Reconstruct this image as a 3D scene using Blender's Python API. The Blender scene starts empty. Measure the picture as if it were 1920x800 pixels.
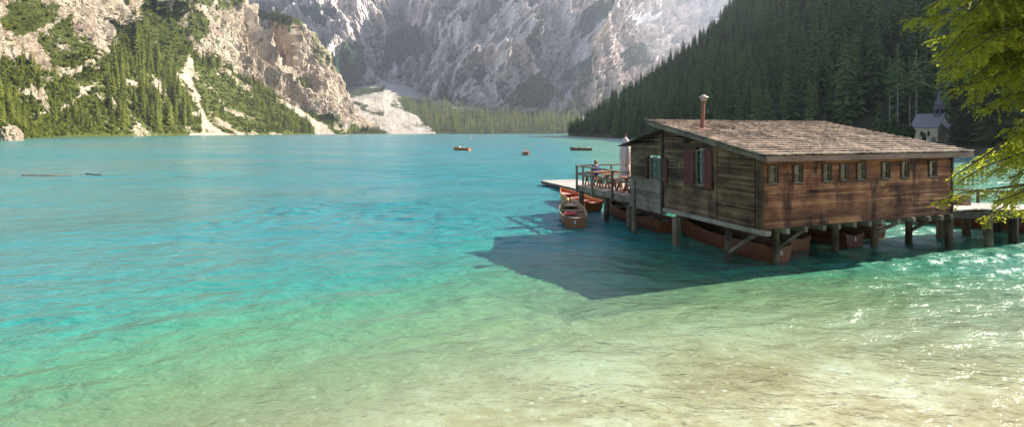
import bpy, bmesh, math, random
import numpy as np
from mathutils import Vector, Matrix
R = random.Random(7)
rng = np.random.default_rng(11)
SC = bpy.context.scene
COL = SC.collection
F, H, HY = 940.0, 4.25, 248.0          # focal length in photo pixels, eye height, horizon row
PI = math.pi
SUN_AZ, SUN_EL = math.radians(72.0), math.radians(33.0)
SUN_DIR = Vector((math.sin(SUN_AZ)*math.cos(SUN_EL), math.cos(SUN_AZ)*math.cos(SUN_EL), math.sin(SUN_EL)))

# ------------------------------------------------------------------ scene, camera, light
SC.render.engine = 'CYCLES'
SC.view_settings.view_transform = 'Standard'
SC.view_settings.look = 'None'
SC.view_settings.exposure = 1.66
SC.view_settings.gamma = 1.0
SC.cycles.use_denoising = True
SC.cycles.max_bounces = 8
SC.cycles.transparent_max_bounces = 12
SC.cycles.volume_bounces = 0
SC.cycles.sample_clamp_indirect = 6.0
SC.cycles.sample_clamp_direct = 1.2
SC.cycles.caustics_reflective = False
SC.cycles.caustics_refractive = False
cam_d = bpy.data.cameras.new('camera')
cam = bpy.data.objects.new('camera', cam_d); COL.objects.link(cam)
cam.location = (0, 0, H); cam.rotation_euler = (math.radians(90), 0, 0)
cam_d.sensor_width = 36.0; cam_d.lens = 36.0*F/1920.0
cam_d.shift_y = -(400.0-HY)/1920.0
cam_d.clip_start = 0.1; cam_d.clip_end = 20000
SC.camera = cam
w = bpy.data.worlds.new('World'); SC.world = w; w.use_nodes = True
nt = w.node_tree; nt.nodes.clear()
sky = nt.nodes.new('ShaderNodeTexSky'); sky.sky_type = 'NISHITA'; sky.sun_disc = False
sky.sun_elevation = SUN_EL; sky.sun_rotation = SUN_AZ
sky.altitude = 1400; sky.air_density = 1.0; sky.dust_density = .6; sky.ozone_density = 1.0
bg = nt.nodes.new('ShaderNodeBackground'); bg.inputs[1].default_value = 0.080
wo = nt.nodes.new('ShaderNodeOutputWorld')
nt.links.new(sky.outputs[0], bg.inputs[0]); nt.links.new(bg.outputs[0], wo.inputs[0])
sd = bpy.data.lights.new('sun', 'SUN'); sd.energy = 5.0; sd.angle = math.radians(0.5); sd.color = (1.0, 0.93, 0.80)
so = bpy.data.objects.new('sun', sd); COL.objects.link(so)
so.rotation_euler = (-SUN_DIR).to_track_quat('-Z', 'Y').to_euler()
so.location = (60, 20, 60)

# ------------------------------------------------------------------ noise (numpy)
_P = rng.permutation(256); _P = np.concatenate([_P, _P, _P])
_G = rng.normal(size=(256, 3)); _G /= np.linalg.norm(_G, axis=1)[:, None]
def perlin(x, y, z):
    x, y, z = np.broadcast_arrays(np.asarray(x, float), np.asarray(y, float), np.asarray(z, float))
    xi, yi, zi = np.floor(x).astype(int), np.floor(y).astype(int), np.floor(z).astype(int)
    xf, yf, zf = x-xi, y-yi, z-zi
    u, v, t = [a*a*a*(a*(a*6-15)+10) for a in (xf, yf, zf)]
    xi &= 255; yi &= 255; zi &= 255
    def g(dx, dy, dz):
        h = _P[_P[_P[(xi+dx) & 255]+((yi+dy) & 255)]+((zi+dz) & 255)]
        gr = _G[h]
        return gr[..., 0]*(xf-dx)+gr[..., 1]*(yf-dy)+gr[..., 2]*(zf-dz)
    l = lambda a, b, q: a+(b-a)*q
    return l(l(l(g(0,0,0), g(1,0,0), u), l(g(0,1,0), g(1,1,0), u), v),
             l(l(g(0,0,1), g(1,0,1), u), l(g(0,1,1), g(1,1,1), u), v), t)*1.5
def fbm(x, y, z, octv=5, gain=0.5, lac=2.03):
    s, a = 0, 1.0
    for i in range(octv):
        s = s+a*perlin(x+17.3*i, y-9.1*i, z+4.7*i); x, y, z = x*lac, y*lac, z*lac; a *= gain
    return s
def ridged(x, y, z, octv=5, gain=0.5, lac=2.07):
    s, a = 0, 1.0
    for i in range(octv):
        s = s+a*(1-2*np.abs(perlin(x+31.7*i, y+5.9*i, z-13.3*i))); x, y, z = x*lac, y*lac, z*lac; a *= gain
    return s
def sstep(a, b, x):
    t = np.clip((x-a)/(b-a), 0, 1); return t*t*(3-2*t)

# ------------------------------------------------------------------ materials
def nodes(name):
    m = bpy.data.materials.new(name); m.use_nodes = True
    n = m.node_tree; n.nodes.clear()
    out = n.nodes.new('ShaderNodeOutputMaterial')
    return m, n, out
class NT:
    """tiny node helper"""
    def __init__(s, n): s.n = n
    def new(s, t, **k):
        x = s.n.nodes.new(t)
        for a, b in k.items(): setattr(x, a, b)
        return x
    def lk(s, a, b): s.n.links.new(a, b)
    def val(s, sock, v):
        if hasattr(v, 'links') or isinstance(v, bpy.types.NodeSocket): s.lk(v, sock)
        else: sock.default_value = v
    def attr(s, name): return s.new('ShaderNodeAttribute', attribute_name=name).outputs['Fac']
    def pos(s): return s.new('ShaderNodeNewGeometry').outputs['Position']
    def obj(s): return s.new('ShaderNodeTexCoord').outputs['Object']
    def mapped(s, v, scale=(1,1,1), rot=(0,0,0), loc=(0,0,0)):
        m = s.new('ShaderNodeMapping'); s.lk(v, m.inputs[0])
        m.inputs['Scale'].default_value = scale; m.inputs['Rotation'].default_value = rot; m.inputs['Location'].default_value = loc
        return m.outputs[0]
    def noise(s, v, scale, detail=4, rough=.55, dist=0.0):
        x = s.new('ShaderNodeTexNoise'); s.lk(v, x.inputs['Vector'])
        x.inputs['Scale'].default_value = scale; x.inputs['Detail'].default_value = detail
        x.inputs['Roughness'].default_value = rough; x.inputs['Distortion'].default_value = dist
        return x.outputs['Fac']
    def math(s, op, a, b=0.0, c=None):
        x = s.new('ShaderNodeMath', operation=op); s.val(x.inputs[0], a); s.val(x.inputs[1], b)
        if c is not None: s.val(x.inputs[2], c)
        return x.outputs[0]
    def rng(s, v, a, b, c=0.0, d=1.0, smooth=True):
        x = s.new('ShaderNodeMapRange'); x.interpolation_type = 'SMOOTHSTEP' if smooth else 'LINEAR'
        s.val(x.inputs[0], v)
        for i, q in zip((1, 2, 3, 4), (a, b, c, d)): x.inputs[i].default_value = q
        return x.outputs[0]
    def mix(s, f, a, b, blend='MIX'):
        x = s.new('ShaderNodeMix', data_type='RGBA', blend_type=blend)
        s.val(x.inputs[0], f)
        for sock, v in ((x.inputs[6], a), (x.inputs[7], b)):
            if isinstance(v, tuple): sock.default_value = v if len(v) == 4 else (*v, 1)
            else: s.lk(v, sock)
        return x.outputs[2]
    def ramp(s, f, stops):
        x = s.new('ShaderNodeValToRGB'); s.lk(f, x.inputs[0]); e = x.color_ramp.elements
        while len(e) < len(stops): e.new(0.5)
        for el, (p, c) in zip(e, stops): el.position = p; el.color = (*c, 1)
        return x.outputs[0]
    def bump(s, h, strength=.5, dist=.02, normal=None):
        x = s.new('ShaderNodeBump'); s.lk(h, x.inputs['Height'])
        x.inputs['Strength'].default_value = strength; x.inputs['Distance'].default_value = dist
        if normal is not None: s.lk(normal, x.inputs['Normal'])
        return x.outputs[0]
    def bsdf(s, color, rough=.8, spec=.3, normal=None, metal=0.0):
        p = s.new('ShaderNodeBsdfPrincipled')
        s.val(p.inputs['Base Color'], color if not isinstance(color, tuple) else (*color[:3], 1))
        s.val(p.inputs['Roughness'], rough); p.inputs['Specular IOR Level'].default_value = spec
        p.inputs['Metallic'].default_value = metal
        if normal is not None: s.lk(normal, p.inputs['Normal'])
        return p.outputs[0]

def wood(name, dark, mid, light, grain=(3, 60, 60), rough=.8, stain=None, stain_amt=0.5, spec=.25, grey=None, grey_lo=None):
    """weathered planks: board tone (attribute), streaky grain along local x, blotchy stains"""
    m, n, out = nodes(name); t = NT(n)
    o = t.obj(); tone = t.attr('tone')
    g = t.noise(t.mapped(o, grain), 1.0, 6, .65, .4)
    b = t.noise(t.mapped(o, (.9, .9, 1.3)), 1.0, 4, .6)
    f = t.math('ADD', t.math('MULTIPLY', g, .55), t.math('MULTIPLY', tone, .38))
    f = t.math('ADD', f, t.math('MULTIPLY', t.math('SUBTRACT', b, .52), .95))
    c = t.ramp(f, [(.16, dark), (.42, mid), (.72, light)])
    if grey is not None:
        z = t.new('ShaderNodeSeparateXYZ'); t.lk(o, z.inputs[0])
        zz = t.math('ADD', z.outputs[2], t.math('MULTIPLY', t.noise(t.mapped(o, (.6, .6, 2)), 1.0, 4), 1.0))
        k = t.math('MULTIPLY', t.rng(zz, grey_lo[0], grey_lo[1], 1.0, 0.0), t.rng(g, .25, .6))
        c = t.mix(k, c, grey)
    if stain is not None:
        s1 = t.rng(t.noise(t.mapped(o, (1.6, 1.6, .55), loc=(3, 1, 7)), 1.0, 5, .6), .5, .66)
        c = t.mix(t.math('MULTIPLY', s1, stain_amt), c, stain)
    nr = t.bump(g, .5, .006)
    t.lk(t.bsdf(c, rough, spec, nr), out.inputs[0])
    return m
def plain(name, color, rough=.7, spec=.3, var=.25, scale=8.0, metal=0.0):
    m, n, out = nodes(name); t = NT(n)
    o = t.obj(); f = t.noise(o, scale, 4)
    dk = tuple(c*(1-var) for c in color); lt = tuple(min(1, c*(1+var)) for c in color)
    c = t.ramp(t.math('ADD', f, t.math('MULTIPLY', t.math('SUBTRACT', t.attr('tone'), .5), .3)), [(.3, dk), (.7, lt)])
    t.lk(t.bsdf(c, rough, spec, t.bump(f, .2, .01), metal), out.inputs[0])
    return m
def leafy(name, a, b, trans=.35, scale=1.5, hue=.5, tr_col=None):
    """foliage: colour varies per plant and through the crown, some light passes through the leaves"""
    m, n, out = nodes(name); t = NT(n)
    o = t.obj(); f = t.noise(o, scale, 3)
    r = t.new('ShaderNodeObjectInfo').outputs['Random']
    k = t.math('ADD', t.math('MULTIPLY', f, .6), t.math('MULTIPLY', r, hue))
    k = t.math('ADD', k, t.math('MULTIPLY', t.math('SUBTRACT', t.attr('tone'), .5), .5))
    c = t.ramp(k, [(.2, a), (.85, b)])
    d = t.bsdf(c, .75, .2)
    tl = t.new('ShaderNodeBsdfTranslucent')
    if tr_col: t.val(tl.inputs[0], (*tr_col, 1))
    else: t.lk(t.mix(1.0, c, (1.5, 1.6, .7), 'MULTIPLY'), tl.inputs[0])
    x = t.new('ShaderNodeMixShader'); x.inputs[0].default_value = trans
    t.lk(d, x.inputs[1]); t.lk(tl.outputs[0], x.inputs[2]); t.lk(x.outputs[0], out.inputs[0])
    return m

# ------------------------------------------------------------------ mesh builder
class MB:
    def __init__(s): s.v, s.f, s.m, s.t = [], [], [], []
    def add(s, vs, fs, mi=0, tone=None):
        b = len(s.v); tone = R.random() if tone is None else tone
        s.v += [tuple(p) for p in vs]; s.t += [tone]*len(vs)
        s.f += [tuple(i+b for i in f) for f in fs]; s.m += [mi]*len(fs)
    BF = [(0,3,2,1), (4,5,6,7), (0,1,5,4), (1,2,6,5), (2,3,7,6), (3,0,4,7)]
    def box(s, c, d, M=None, mi=0, tone=None):
        x, y, z = [q/2 for q in d]
        vs = [Vector((sx*x, sy*y, sz*z)) for sz in (-1,1) for sx, sy in ((-1,-1),(1,-1),(1,1),(-1,1))]
        vs = [(M @ p if M else p)+Vector(c) for p in vs]
        s.add(vs, s.BF, mi, tone)
    def bb(s, lo, hi, mi=0, tone=None):
        s.box([(a+b)/2 for a, b in zip(lo, hi)], [abs(b-a) for a, b in zip(lo, hi)], None, mi, tone)
    def hexa(s, a, mi=0, tone=None): s.add(a, s.BF, mi, tone)     # 4 bottom + 4 top
    def beam(s, p, q, wd, ht, mi=0, tone=None, up=(0,0,1)):
        p, q = Vector(p), Vector(q); d = (q-p); L = d.length; x = d/L
        y = Vector(up).cross(x)
        if y.length < 1e-4: y = Vector((0,1,0)).cross(x)
        y.normalize(); z = x.cross(y)
        M = Matrix((x, y, z)).transposed()
        s.box((p+q)/2, (L, wd, ht), M, mi, tone)
    def tube(s, p, q, r0, r1=None, n=10, mi=0, tone=None, rough=0.0, rings=1):
        r1 = r0 if r1 is None else r1
        p, q = Vector(p), Vector(q); d = (q-p).normalized()
        a = d.orthogonal().normalized(); b = d.cross(a)
        vs, fs = [], []
        for i in range(rings+1):
            k = i/rings; c = p.lerp(q, k); r = r0+(r1-r0)*k
            for j in range(n):
                th = 2*PI*j/n; rr = r*(1+rough*(R.random()-.5))
                vs.append(c+a*math.cos(th)*rr+b*math.sin(th)*rr)
        for i in range(rings):
            for j in range(n):
                fs.append((i*n+j, i*n+(j+1) % n, (i+1)*n+(j+1) % n, (i+1)*n+j))
        fs.append(tuple(range(n-1, -1, -1))); fs.append(tuple(rings*n+j for j in range(n)))
        s.add(vs, fs, mi, tone)
    def lathe(s, prof, c=(0,0,0), n=12, mi=0, tone=None):
        vs, fs = [], []
        for r, z in prof:
            for j in range(n): vs.append((c[0]+r*math.cos(2*PI*j/n), c[1]+r*math.sin(2*PI*j/n), c[2]+z))
        for i in range(len(prof)-1):
            for j in range(n): fs.append((i*n+j, i*n+(j+1) % n, (i+1)*n+(j+1) % n, (i+1)*n+j))
        s.add(vs, fs, mi, tone)
    def build(s, name, mats, parent=None, smooth=False):
        me = bpy.data.meshes.new(name); me.from_pydata(s.v, [], s.f)
        mats = mats if isinstance(mats, (list, tuple)) else [mats]
        for m in mats: me.materials.append(m)
        me.polygons.foreach_set('material_index', s.m)
        a = me.attributes.new('tone', 'FLOAT', 'POINT'); a.data.foreach_set('value', s.t)
        if smooth: me.polygons.foreach_set('use_smooth', [True]*len(s.f))
        me.update()
        o = bpy.data.objects.new(name, me); COL.objects.link(o)
        if parent: o.parent = parent
        return o
def np_mesh(name, V, Fq, mat, attrs=None, smooth=False, parent=None):
    me = bpy.data.meshes.new(name); n = len(V)
    Fq = np.asarray(Fq, np.int32); k = Fq.shape[1]
    me.vertices.add(n); me.vertices.foreach_set('co', np.asarray(V, np.float32).ravel())
    me.loops.add(Fq.size); me.loops.foreach_set('vertex_index', Fq.ravel())
    me.polygons.add(len(Fq)); me.polygons.foreach_set('loop_start', np.arange(0, Fq.size, k, dtype=np.int32))
    me.update(calc_edges=True); me.validate()
    me.polygons.foreach_set('use_smooth', [smooth]*len(me.polygons))
    for a, val in (attrs or {}).items():
        x = me.attributes.new(a, 'FLOAT', 'POINT'); x.data.foreach_set('value', np.asarray(val, np.float32).ravel())
    if mat: me.materials.append(mat)
    o = bpy.data.objects.new(name, me); COL.objects.link(o)
    if parent: o.parent = parent
    return o
def grid_faces(nr, nc):
    i = np.arange(nr*nc).reshape(nr, nc)
    return np.stack([i[:-1,:-1], i[:-1,1:], i[1:,1:], i[1:,:-1]], -1).reshape(-1, 4)
def tag(o, label=None, cat=None, group=None, kind=None):
    for k, v in (('label', label), ('category', cat), ('group', group), ('kind', kind)):
        if v: o[k] = v
    return o
def empty(name, loc, rz=0.0, label=None, cat=None, group=None):
    o = bpy.data.objects.new(name, None); COL.objects.link(o); o.empty_display_size = .2
    o.location = loc; o.rotation_euler = (0, 0, rz)
    return tag(o, label, cat, group)
KIDS = {}
def kids(o): return [c for c in bpy.data.objects if c.parent == o]
def copy_tree(o, parent=None, ch=None):
    c = o.copy(); COL.objects.link(c)
    if parent: c.parent = parent
    for k in list(kids(o)): copy_tree(k, c)
    return c
def ground_xy(px, py, z=0.0):
    Y = F*(H-z)/(py-HY); return ((px-960)/F*Y, Y)
def at(px, py, Y): return Vector(((px-960)/F*Y, Y, H+(HY-py)/F*Y))
# ================================================================== LAND
def pts_in(poly, x, y):
    inside = np.zeros(x.shape, bool); n = len(poly)
    for i in range(n):
        (x0, y0), (x1, y1) = poly[i], poly[(i+1) % n]
        c = ((y0 > y) != (y1 > y))
        xx = (x1-x0)*(y-y0)/((y1-y0) if y1 != y0 else 1e-9)+x0
        inside ^= c & (x < xx)
    return inside
def dist_poly(poly, x, y, closed=True):
    d = np.full(x.shape, 1e9); n = len(poly)
    for i in range(n if closed else n-1):
        (x0, y0), (x1, y1) = poly[i], poly[(i+1) % n]
        dx, dy = x1-x0, y1-y0; L = dx*dx+dy*dy+1e-9
        t = np.clip(((x-x0)*dx+(y-y0)*dy)/L, 0, 1)
        d = np.minimum(d, np.hypot(x-x0-t*dx, y-y0-t*dy))
    return d
def soft(poly, x, y, wd=8.0):
    s = np.where(pts_in(poly, x, y), 1, -1)*dist_poly(poly, x, y)
    return sstep(-wd, wd, s)
def stroke(line, x, y, wd): return 1-sstep(wd*.5, wd*1.3, dist_poly(line, x, y, False))

LAKE = [(-330,-60), (-60,-8), (-15,1.5), (0,3.2), (8,4.2), (13,6.2), (19,8.6), (42,34), (72,66), (95,86), (84,91), (79,150), (78,333),
        (70,450), (62,560), (68,620), (110,690), (200,760), (260,1300), (-200,1330), (-330,1140), (-420,960), (-430,760), (-405,580), (-370,460), (-287,275), (-300,150)]
def lake_d(x, y):
    """signed distance: positive on land, negative in the lake"""
    d = dist_poly(LAKE, x, y); return np.where(pts_in(LAKE, x, y), -d, d)
def depth_at(x, y):
    s = y+.34*np.maximum(4-x, 0)+.45*np.maximum(-1-x, 0)+.9*perlin(x*.16, y*.16, 0*x)
    d = np.interp(s, [5, 7, 9, 11, 13, 15, 18, 22, 30, 60], [.25, .42, .62, .92, 1.25, 1.6, 2.2, 3.0, 5, 11])
    sh = np.maximum(-lake_d(x, y), 0); d = np.where((y > 30) & (x > 22), np.minimum(d, 1.2+.020*sh), d)
    d = d+.10*perlin(x*.25, y*.25, 0*x)
    return np.clip(d, .1, 14)
def axis(parts):
    out = []
    for a, b, s in parts: out += list(np.arange(a, b, s))
    return np.array(out+[parts[-1][1]], float)
def sstep1(a, b, x): return float(sstep(a, b, np.array(x)))

# --- terrain material: rock, plants, scree and snow by where they lie
def terrain_mat(name, rock_a, rock_b, rock_c, veg_a, veg_b, scree, fine, snow=True, streak=0.5):
    m, n, out = nodes(name); t = NT(n)
    p = t.pos(); q = t.mapped(p, (1, 1, .35))
    n1 = t.noise(q, fine*.12, 6, .62); n2 = t.noise(p, fine, 6, .7); n3 = t.noise(t.mapped(p, (1, 1, .16)), fine*.5, 5, .65)
    c = t.ramp(t.math('ADD', t.math('MULTIPLY', n1, .6), t.math('MULTIPLY', n2, .4)), [(.38, rock_a), (.5, rock_b), (.62, rock_c)])
    c = t.mix(t.math('MULTIPLY', t.rng(n3, .52, .68), streak), c, tuple(x*.45 for x in rock_a))
    sc = t.ramp(n2, [(.35, tuple(x*.8 for x in scree)), (.65, scree)])
    c = t.mix(t.attr('scree'), c, sc)
    vn = t.math('ADD', t.math('MULTIPLY', t.noise(p, fine*.3, 5, .7), .5), t.math('MULTIPLY', t.noise(t.mapped(p, (1, 1, .5)), fine*1.6, 5, .75), .5))
    va = t.rng(t.math('ADD', t.attr('veg'), t.math('MULTIPLY', t.math('SUBTRACT', vn, .5), 2.6)), .44, .56)
    vc = t.ramp(t.noise(p, fine*2.2, 4, .75), [(.30, veg_a), (.70, veg_b)])
    c = t.mix(va, c, vc)
    if snow: c = t.mix(t.attr('snow'), c, (.86, .87, .9))
    h = t.math('ADD', n2, n1)
    t.lk(t.bsdf(c, .9, .15, t.bump(h, .8, 1.2/fine)), out.inputs[0])
    return m

class Layer:
    """a landform: columns of knots (bearing, height on the skyline, distance) interpolated into a dense sheet and broken up by crags"""
    def __init__(s, cols, nc, nr, tpow=None, x0=None, x1=None):
        xs = np.array([c[0] for c in cols], float); K = np.array([c[1] for c in cols], float)   # (n, k, 2)
        px = np.linspace(xs[0] if x0 is None else x0, xs[-1] if x1 is None else x1, nc)
        k = K.shape[1]; tt = np.linspace(0, k-1, nr) if tpow is None else np.interp(np.linspace(0, 1, nr), np.linspace(0, 1, len(tpow)), tpow)
        A = np.stack([[np.interp(px, xs, K[:, j, a]) for a in (0, 1)] for j in range(k)])       # k,2,nc
        i = np.clip(np.floor(tt).astype(int), 0, k-2); fr = (tt-i)[:, None]
        s.py = A[i, 0]*(1-fr)+A[i+1, 0]*fr; s.Y = A[i, 1]*(1-fr)+A[i+1, 1]*fr
        s.px = np.broadcast_to(px, s.py.shape).copy(); s.t = np.broadcast_to(tt[:, None], s.py.shape)
        s.nr, s.nc = nr, nc
        s.place()
    def place(s):
        s.P = np.stack([(s.px-960)/F*s.Y, s.Y, H+(HY-s.py)/F*s.Y], -1)
    def normals(s):
        P = s.P; du = np.gradient(P, axis=1); dv = np.gradient(P, axis=0)
        n = np.cross(du, dv); L = np.linalg.norm(n, axis=-1, keepdims=True)
        n = n/np.maximum(L, 1e-9)
        flip = np.sign(np.sum(n*(P-np.array([0, 0, H])), -1, keepdims=True)); return n*-flip
    def push(s, amt):
        s.P = s.P+s.normals()*amt[..., None]
    def slope(s): return s.normals()[..., 2]
    def build(s, name, mat, attrs, label=None):
        o = np_mesh(name, s.P.reshape(-1, 3), grid_faces(s.nr, s.nc)[:, ::-1], mat, {k: v.ravel() for k, v in attrs.items()}, smooth=False)
        return tag(o, label, None, None, 'structure')
    def pick(s, px, py):
        """nearest grid point on the sheet to a bearing"""
        c = int(round(np.interp(px, s.px[0], np.arange(s.nc))))
        r = int(np.argmin(np.abs(s.proj[:, c]-py)))
        return s.P[r, c]
    def setproj(s):
        s.proj = HY-(s.P[..., 2]-H)/s.P[..., 1]*F; s.projx = 960+s.P[..., 0]/s.P[..., 1]*F

# ------------------------------------------------ left cliffs
cols = [(-420, [(300,90),(210,150),(-40,240),(-220,330)]), (-200, [(275,180),(170,235),(-60,320),(-240,400)]), (0, [(262.5,278),(150,350),(-50,430),(-220,520)]),
        (100, [(258,385),(155,450),(-40,530),(-220,620)]), (190, [(256.3,470),(112,575),(-30,630),(-210,720)]),
        (260, [(255.2,540),(98,680),(-30,730),(-210,820)]), (340, [(254.2,640),(108,850),(-30,930),(-200,1040)]),
        (400, [(253.6,720),(118,940),(-30,1030),(-200,1140)]), (450, [(253.3,780),(140,1010),(-10,1120),(-150,1200)]),
        (462, [(253.2,800),(142,1020),(12,1130),(40,1400)]), (480, [(253.1,825),(148,1025),(62,1110),(90,1400)]), (520, [(252.9,880),(172,1040),(128,1090),(140,1400)]),
        (560, [(252.6,950),(192,1065),(160,1100),(170,1400)]), (600, [(252.4,1020),(226,1085),(196,1120),(205,1400)]), (650, [(252.2,1060),(247,1110),(240,1150),(246,1400)])]
L1 = Layer(cols, 620, 330, tpow=[0, .25, .5, .75, 1, 1.2, 1.4, 1.6, 1.8, 2.0, 2.1, 3.0])
P = L1.P; x, y, z = P[..., 0], P[..., 1], P[..., 2]
cl = sstep(.75, 1.15, L1.t)*(1-sstep(2.2, 2.6, L1.t)); tal = 1-cl
crag = ridged(x*.012, y*.012, z*.007, 6, .55)
ver = ridged(x*.03, y*.03, z*.004, 4, .5)
fin = fbm(x*.09, y*.09, z*.06, 4, .6)
big = ridged(x*.0045+3, y*.0045, z*.0022, 3, .5)
L1.push(cl*(24*(big-.6)+17*(crag-1.1)+8*(ver-.9)+3.6*fin+3)+tal*(3.0*fbm(x*.02, y*.02, z*.02, 4)+1.0*fin)*sstep(0, .12, L1.t))
# overhang / cave at the foot of the white wall, ledges
g = np.exp(-(((L1.px-207)/16)**2+((L1.py-58)/20)**2)); L1.push(-26*g)
g = np.exp(-(((L1.px-280)/26)**2+((L1.py-12)/26)**2)); L1.push(-30*g)
g = np.exp(-(((L1.px-150)/28)**2)); L1.push(10*g*cl)
g = np.exp(-(((L1.px-395)/40)**2)); L1.push(16*g*cl)
L1.P[0, :, 2] = -4.0
L1.setproj()
wx = L1.px+14*fbm(x*.02, y*.02, z*.02, 4); wy = L1.py+10*fbm(x*.02+9, y*.02, z*.02, 4)
veg = (.80+.75*fbm(x*.018, y*.018, z*.018, 5))*(1-sstep(.85, 1.2, L1.t))
for poly, a in (([(15,0),(50,0),(70,50),(40,70),(10,50)], .8), ([(130,60),(150,90),(135,120),(90,130),(60,70),(80,40)], .62), ([(240,0),(330,30),(340,110),(230,110),(205,60),(238,40)], .75),
                ([(320,12),(345,80),(390,75),(360,20),(460,5),(455,-8),(330,-6)], .62), ([(380,20),(462,8),(450,-2),(380,10)], .9), ([(195,80),(240,60),(330,110),(350,140),(200,150)], .9)):
    veg = np.maximum(veg, a*soft(poly, wx, wy, 9))
veg = veg+.42*fbm(x*.03, y*.03, z*.03, 5, .65)*cl+.10*cl+.25*cl*sstep(.35, .7, L1.slope())
scr = np.zeros_like(veg)
scr = np.maximum(scr, soft([(338,105),(350,112),(366,170),(386,225),(412,246),(430,256),(368,256),(384,236),(368,205),(350,165)], wx, wy, 4)*(.75+.5*fbm(x*.05, y*.05, z*.05, 4)))      # scree chute to the lake
scr = np.maximum(scr, soft([(358,250),(420,249),(438,256),(352,256)], L1.px, L1.py, 2))
scr = np.maximum(scr, .8*soft([(520,185),(560,190),(600,225),(640,252),(600,252),(575,225)], wx, wy, 5))
scr = np.maximum(scr, stroke([(48,222),(92,212),(130,198),(150,180),(172,160)], L1.px+3*fin, L1.py+2*fin, 4))
scr = np.maximum(scr, soft([(150,0),(190,0),(196,60),(180,95),(165,95),(158,50)], wx, wy, 6)*.7)
veg = veg*(1-scr)
m_left = terrain_mat('cliff_rock', (.15,.115,.085), (.38,.30,.22), (.60,.50,.385), (.022,.032,.007), (.12,.135,.025), (.42,.355,.28), .26)  # plant tones darkened to stand in for shadow under the growth
L1.build('cliffs', m_left, dict(veg=np.clip(veg, 0, 1.2), scree=np.clip(scr, 0, 1), snow=np.zeros_like(veg)), 'sunlit pale rock cliffs rising from the left shore')
L1veg = veg

# ------------------------------------------------ second cliff and buttress behind
cols = [(425, [(262,1500),(150,1560),(30,1620),(45,1900)]), (465, [(258,1480),(150,1540),(30,1590),(45,1850)]), (500, [(256,1380),(150,1440),(27,1490),(40,1800)]),
        (535, [(255,1290),(150,1340),(36,1400),(50,1750)]), (556, [(254,1250),(150,1275),(46,1330),(60,1700)]), (575, [(253,1235),(155,1290),(66,1350),(80,1650)]),
        (600, [(253,1235),(170,1290),(104,1345),(118,1600)]), (625, [(252,1240),(190,1300),(146,1350),(160,1600)]), (645, [(252,1250),(215,1310),(188,1350),(200,1600)]),
        (668, [(251.5,1270),(240,1320),(228,1360),(235,1600)]), (690, [(251.3,1280),(250,1330),(249,1370),(250,1600)])]
L2 = Layer(cols, 260, 190, tpow=[0, .5, 1, 1.4, 1.8, 2, 2.15, 3])
x, y, z = L2.P[..., 0], L2.P[..., 1], L2.P[..., 2]
fl = 1-sstep(2.1, 2.5, L2.t)
L2.push(fl*(22*ridged(x*.008, y*.008, z*.004, 6, .55)+5*fbm(x*.05, y*.05, z*.04, 4, .6)-12))
L2.P[0, :, 2] = -4; L2.setproj()
wx = L2.px+9*fbm(x*.012, y*.012, z*.012, 4); wy = L2.py+8*fbm(x*.012+5, y*.012, z*.012, 4)
veg = sstep(1.86, 1.98, L2.t)*(1-sstep(548, 575, L2.px))+.25*fbm(x*.02, y*.02, z*.02, 4)
veg = np.maximum(veg, .9*soft([(515,185),(540,180),(570,190),(585,170),(575,150),(520,150)], wx, wy, 6))
veg = np.maximum(veg, .55*soft([(575,65),(605,95),(630,150),(600,130),(580,100)], wx, wy, 6))
veg = np.maximum(veg, .9*sstep(.45, .2, L2.t))
scr = np.zeros_like(veg)
L2.build('cliffs', m_left, dict(veg=np.clip(veg, 0, 1.2), scree=scr, snow=scr), 'farther rock buttress with a shaded face behind the first cliffs')

# ------------------------------------------------ great mountain at the head of the lake
cols = []
for pxc, yb, ym, yt, yc in ((330,2600,2750,2950,-40), (480,2330,2430,2580,-45), (600,2150,2280,2430,-50), (660,2180,2350,2520,-45), (710,2280,2500,2700,-40), (750,2380,2660,2920,-35), (790,2250,2500,2740,-35), (860,2050,2240,2420,-35), (960,1950,2140,2330,-45),
                        (1060,1900,2090,2280,-45), (1130,1900,2070,2250,-40), (1180,2000,2350,2650,-40), (1240,2200,2900,3400,-40), (1300,2400,3100,3500,-45), (1420,2500,3050,3500,-50), (1560,2500,3000,3500,-50)):
    ym = ym+1.0*(ym-yb); cols.append((pxc, [(250,yb-160),(215,yb),(90,ym),(yc,yt+1.1*(yt-yb)),(60,yt+700)]))
L3 = Layer(cols, 1000, 440, tpow=[0, .6, 1, 1.3, 1.6, 1.9, 2.2, 2.5, 2.8, 3, 4])
px, py = L3.px, L3.py
def bump3(cx, cy, rx, ry, amt, rot=0.0):
    a = math.radians(rot); dx, dy = px-cx, py-cy
    u, v = dx*math.cos(a)+dy*math.sin(a), -dx*math.sin(a)+dy*math.cos(a)
    L3.Y = L3.Y-amt*np.exp(-((u/rx)**2+(v/ry)**2))
bump3(640, 110, 20, 70, 70, -15); bump3(900, 130, 130, 50, 170, -28); bump3(1120, 90, 45, 90, 260, 12)
bump3(1215, 60, 60, 50, -320); bump3(1010, 60, 22, 90, 90, 18); bump3(1060, 120, 16, 70, -110, 12); bump3(960, 170, 20, 50, -70, 20); bump3(1170, 30, 18, 60, 160, 0)
bump3(870, 60, 22, 60, -80, 25); bump3(820, 30, 40, 30, 90, -20)
L3.place()
x, y, z = L3.P[..., 0], L3.P[..., 1], L3.P[..., 2]
a = math.radians(-33); u = px*math.cos(a)+py*math.sin(a); v = -px*math.sin(a)+py*math.cos(a)
rid = ridged(u*.006, v*.018, 0*u, 6, .56)
gul = ridged(x*.0035, y*.0035, z*.0014, 6, .58)
fin = fbm(x*.016, y*.016, z*.012, 5, .62)
er = ridged(x*.0065+7, y*.0065, z*.0016, 5, .55)
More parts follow.
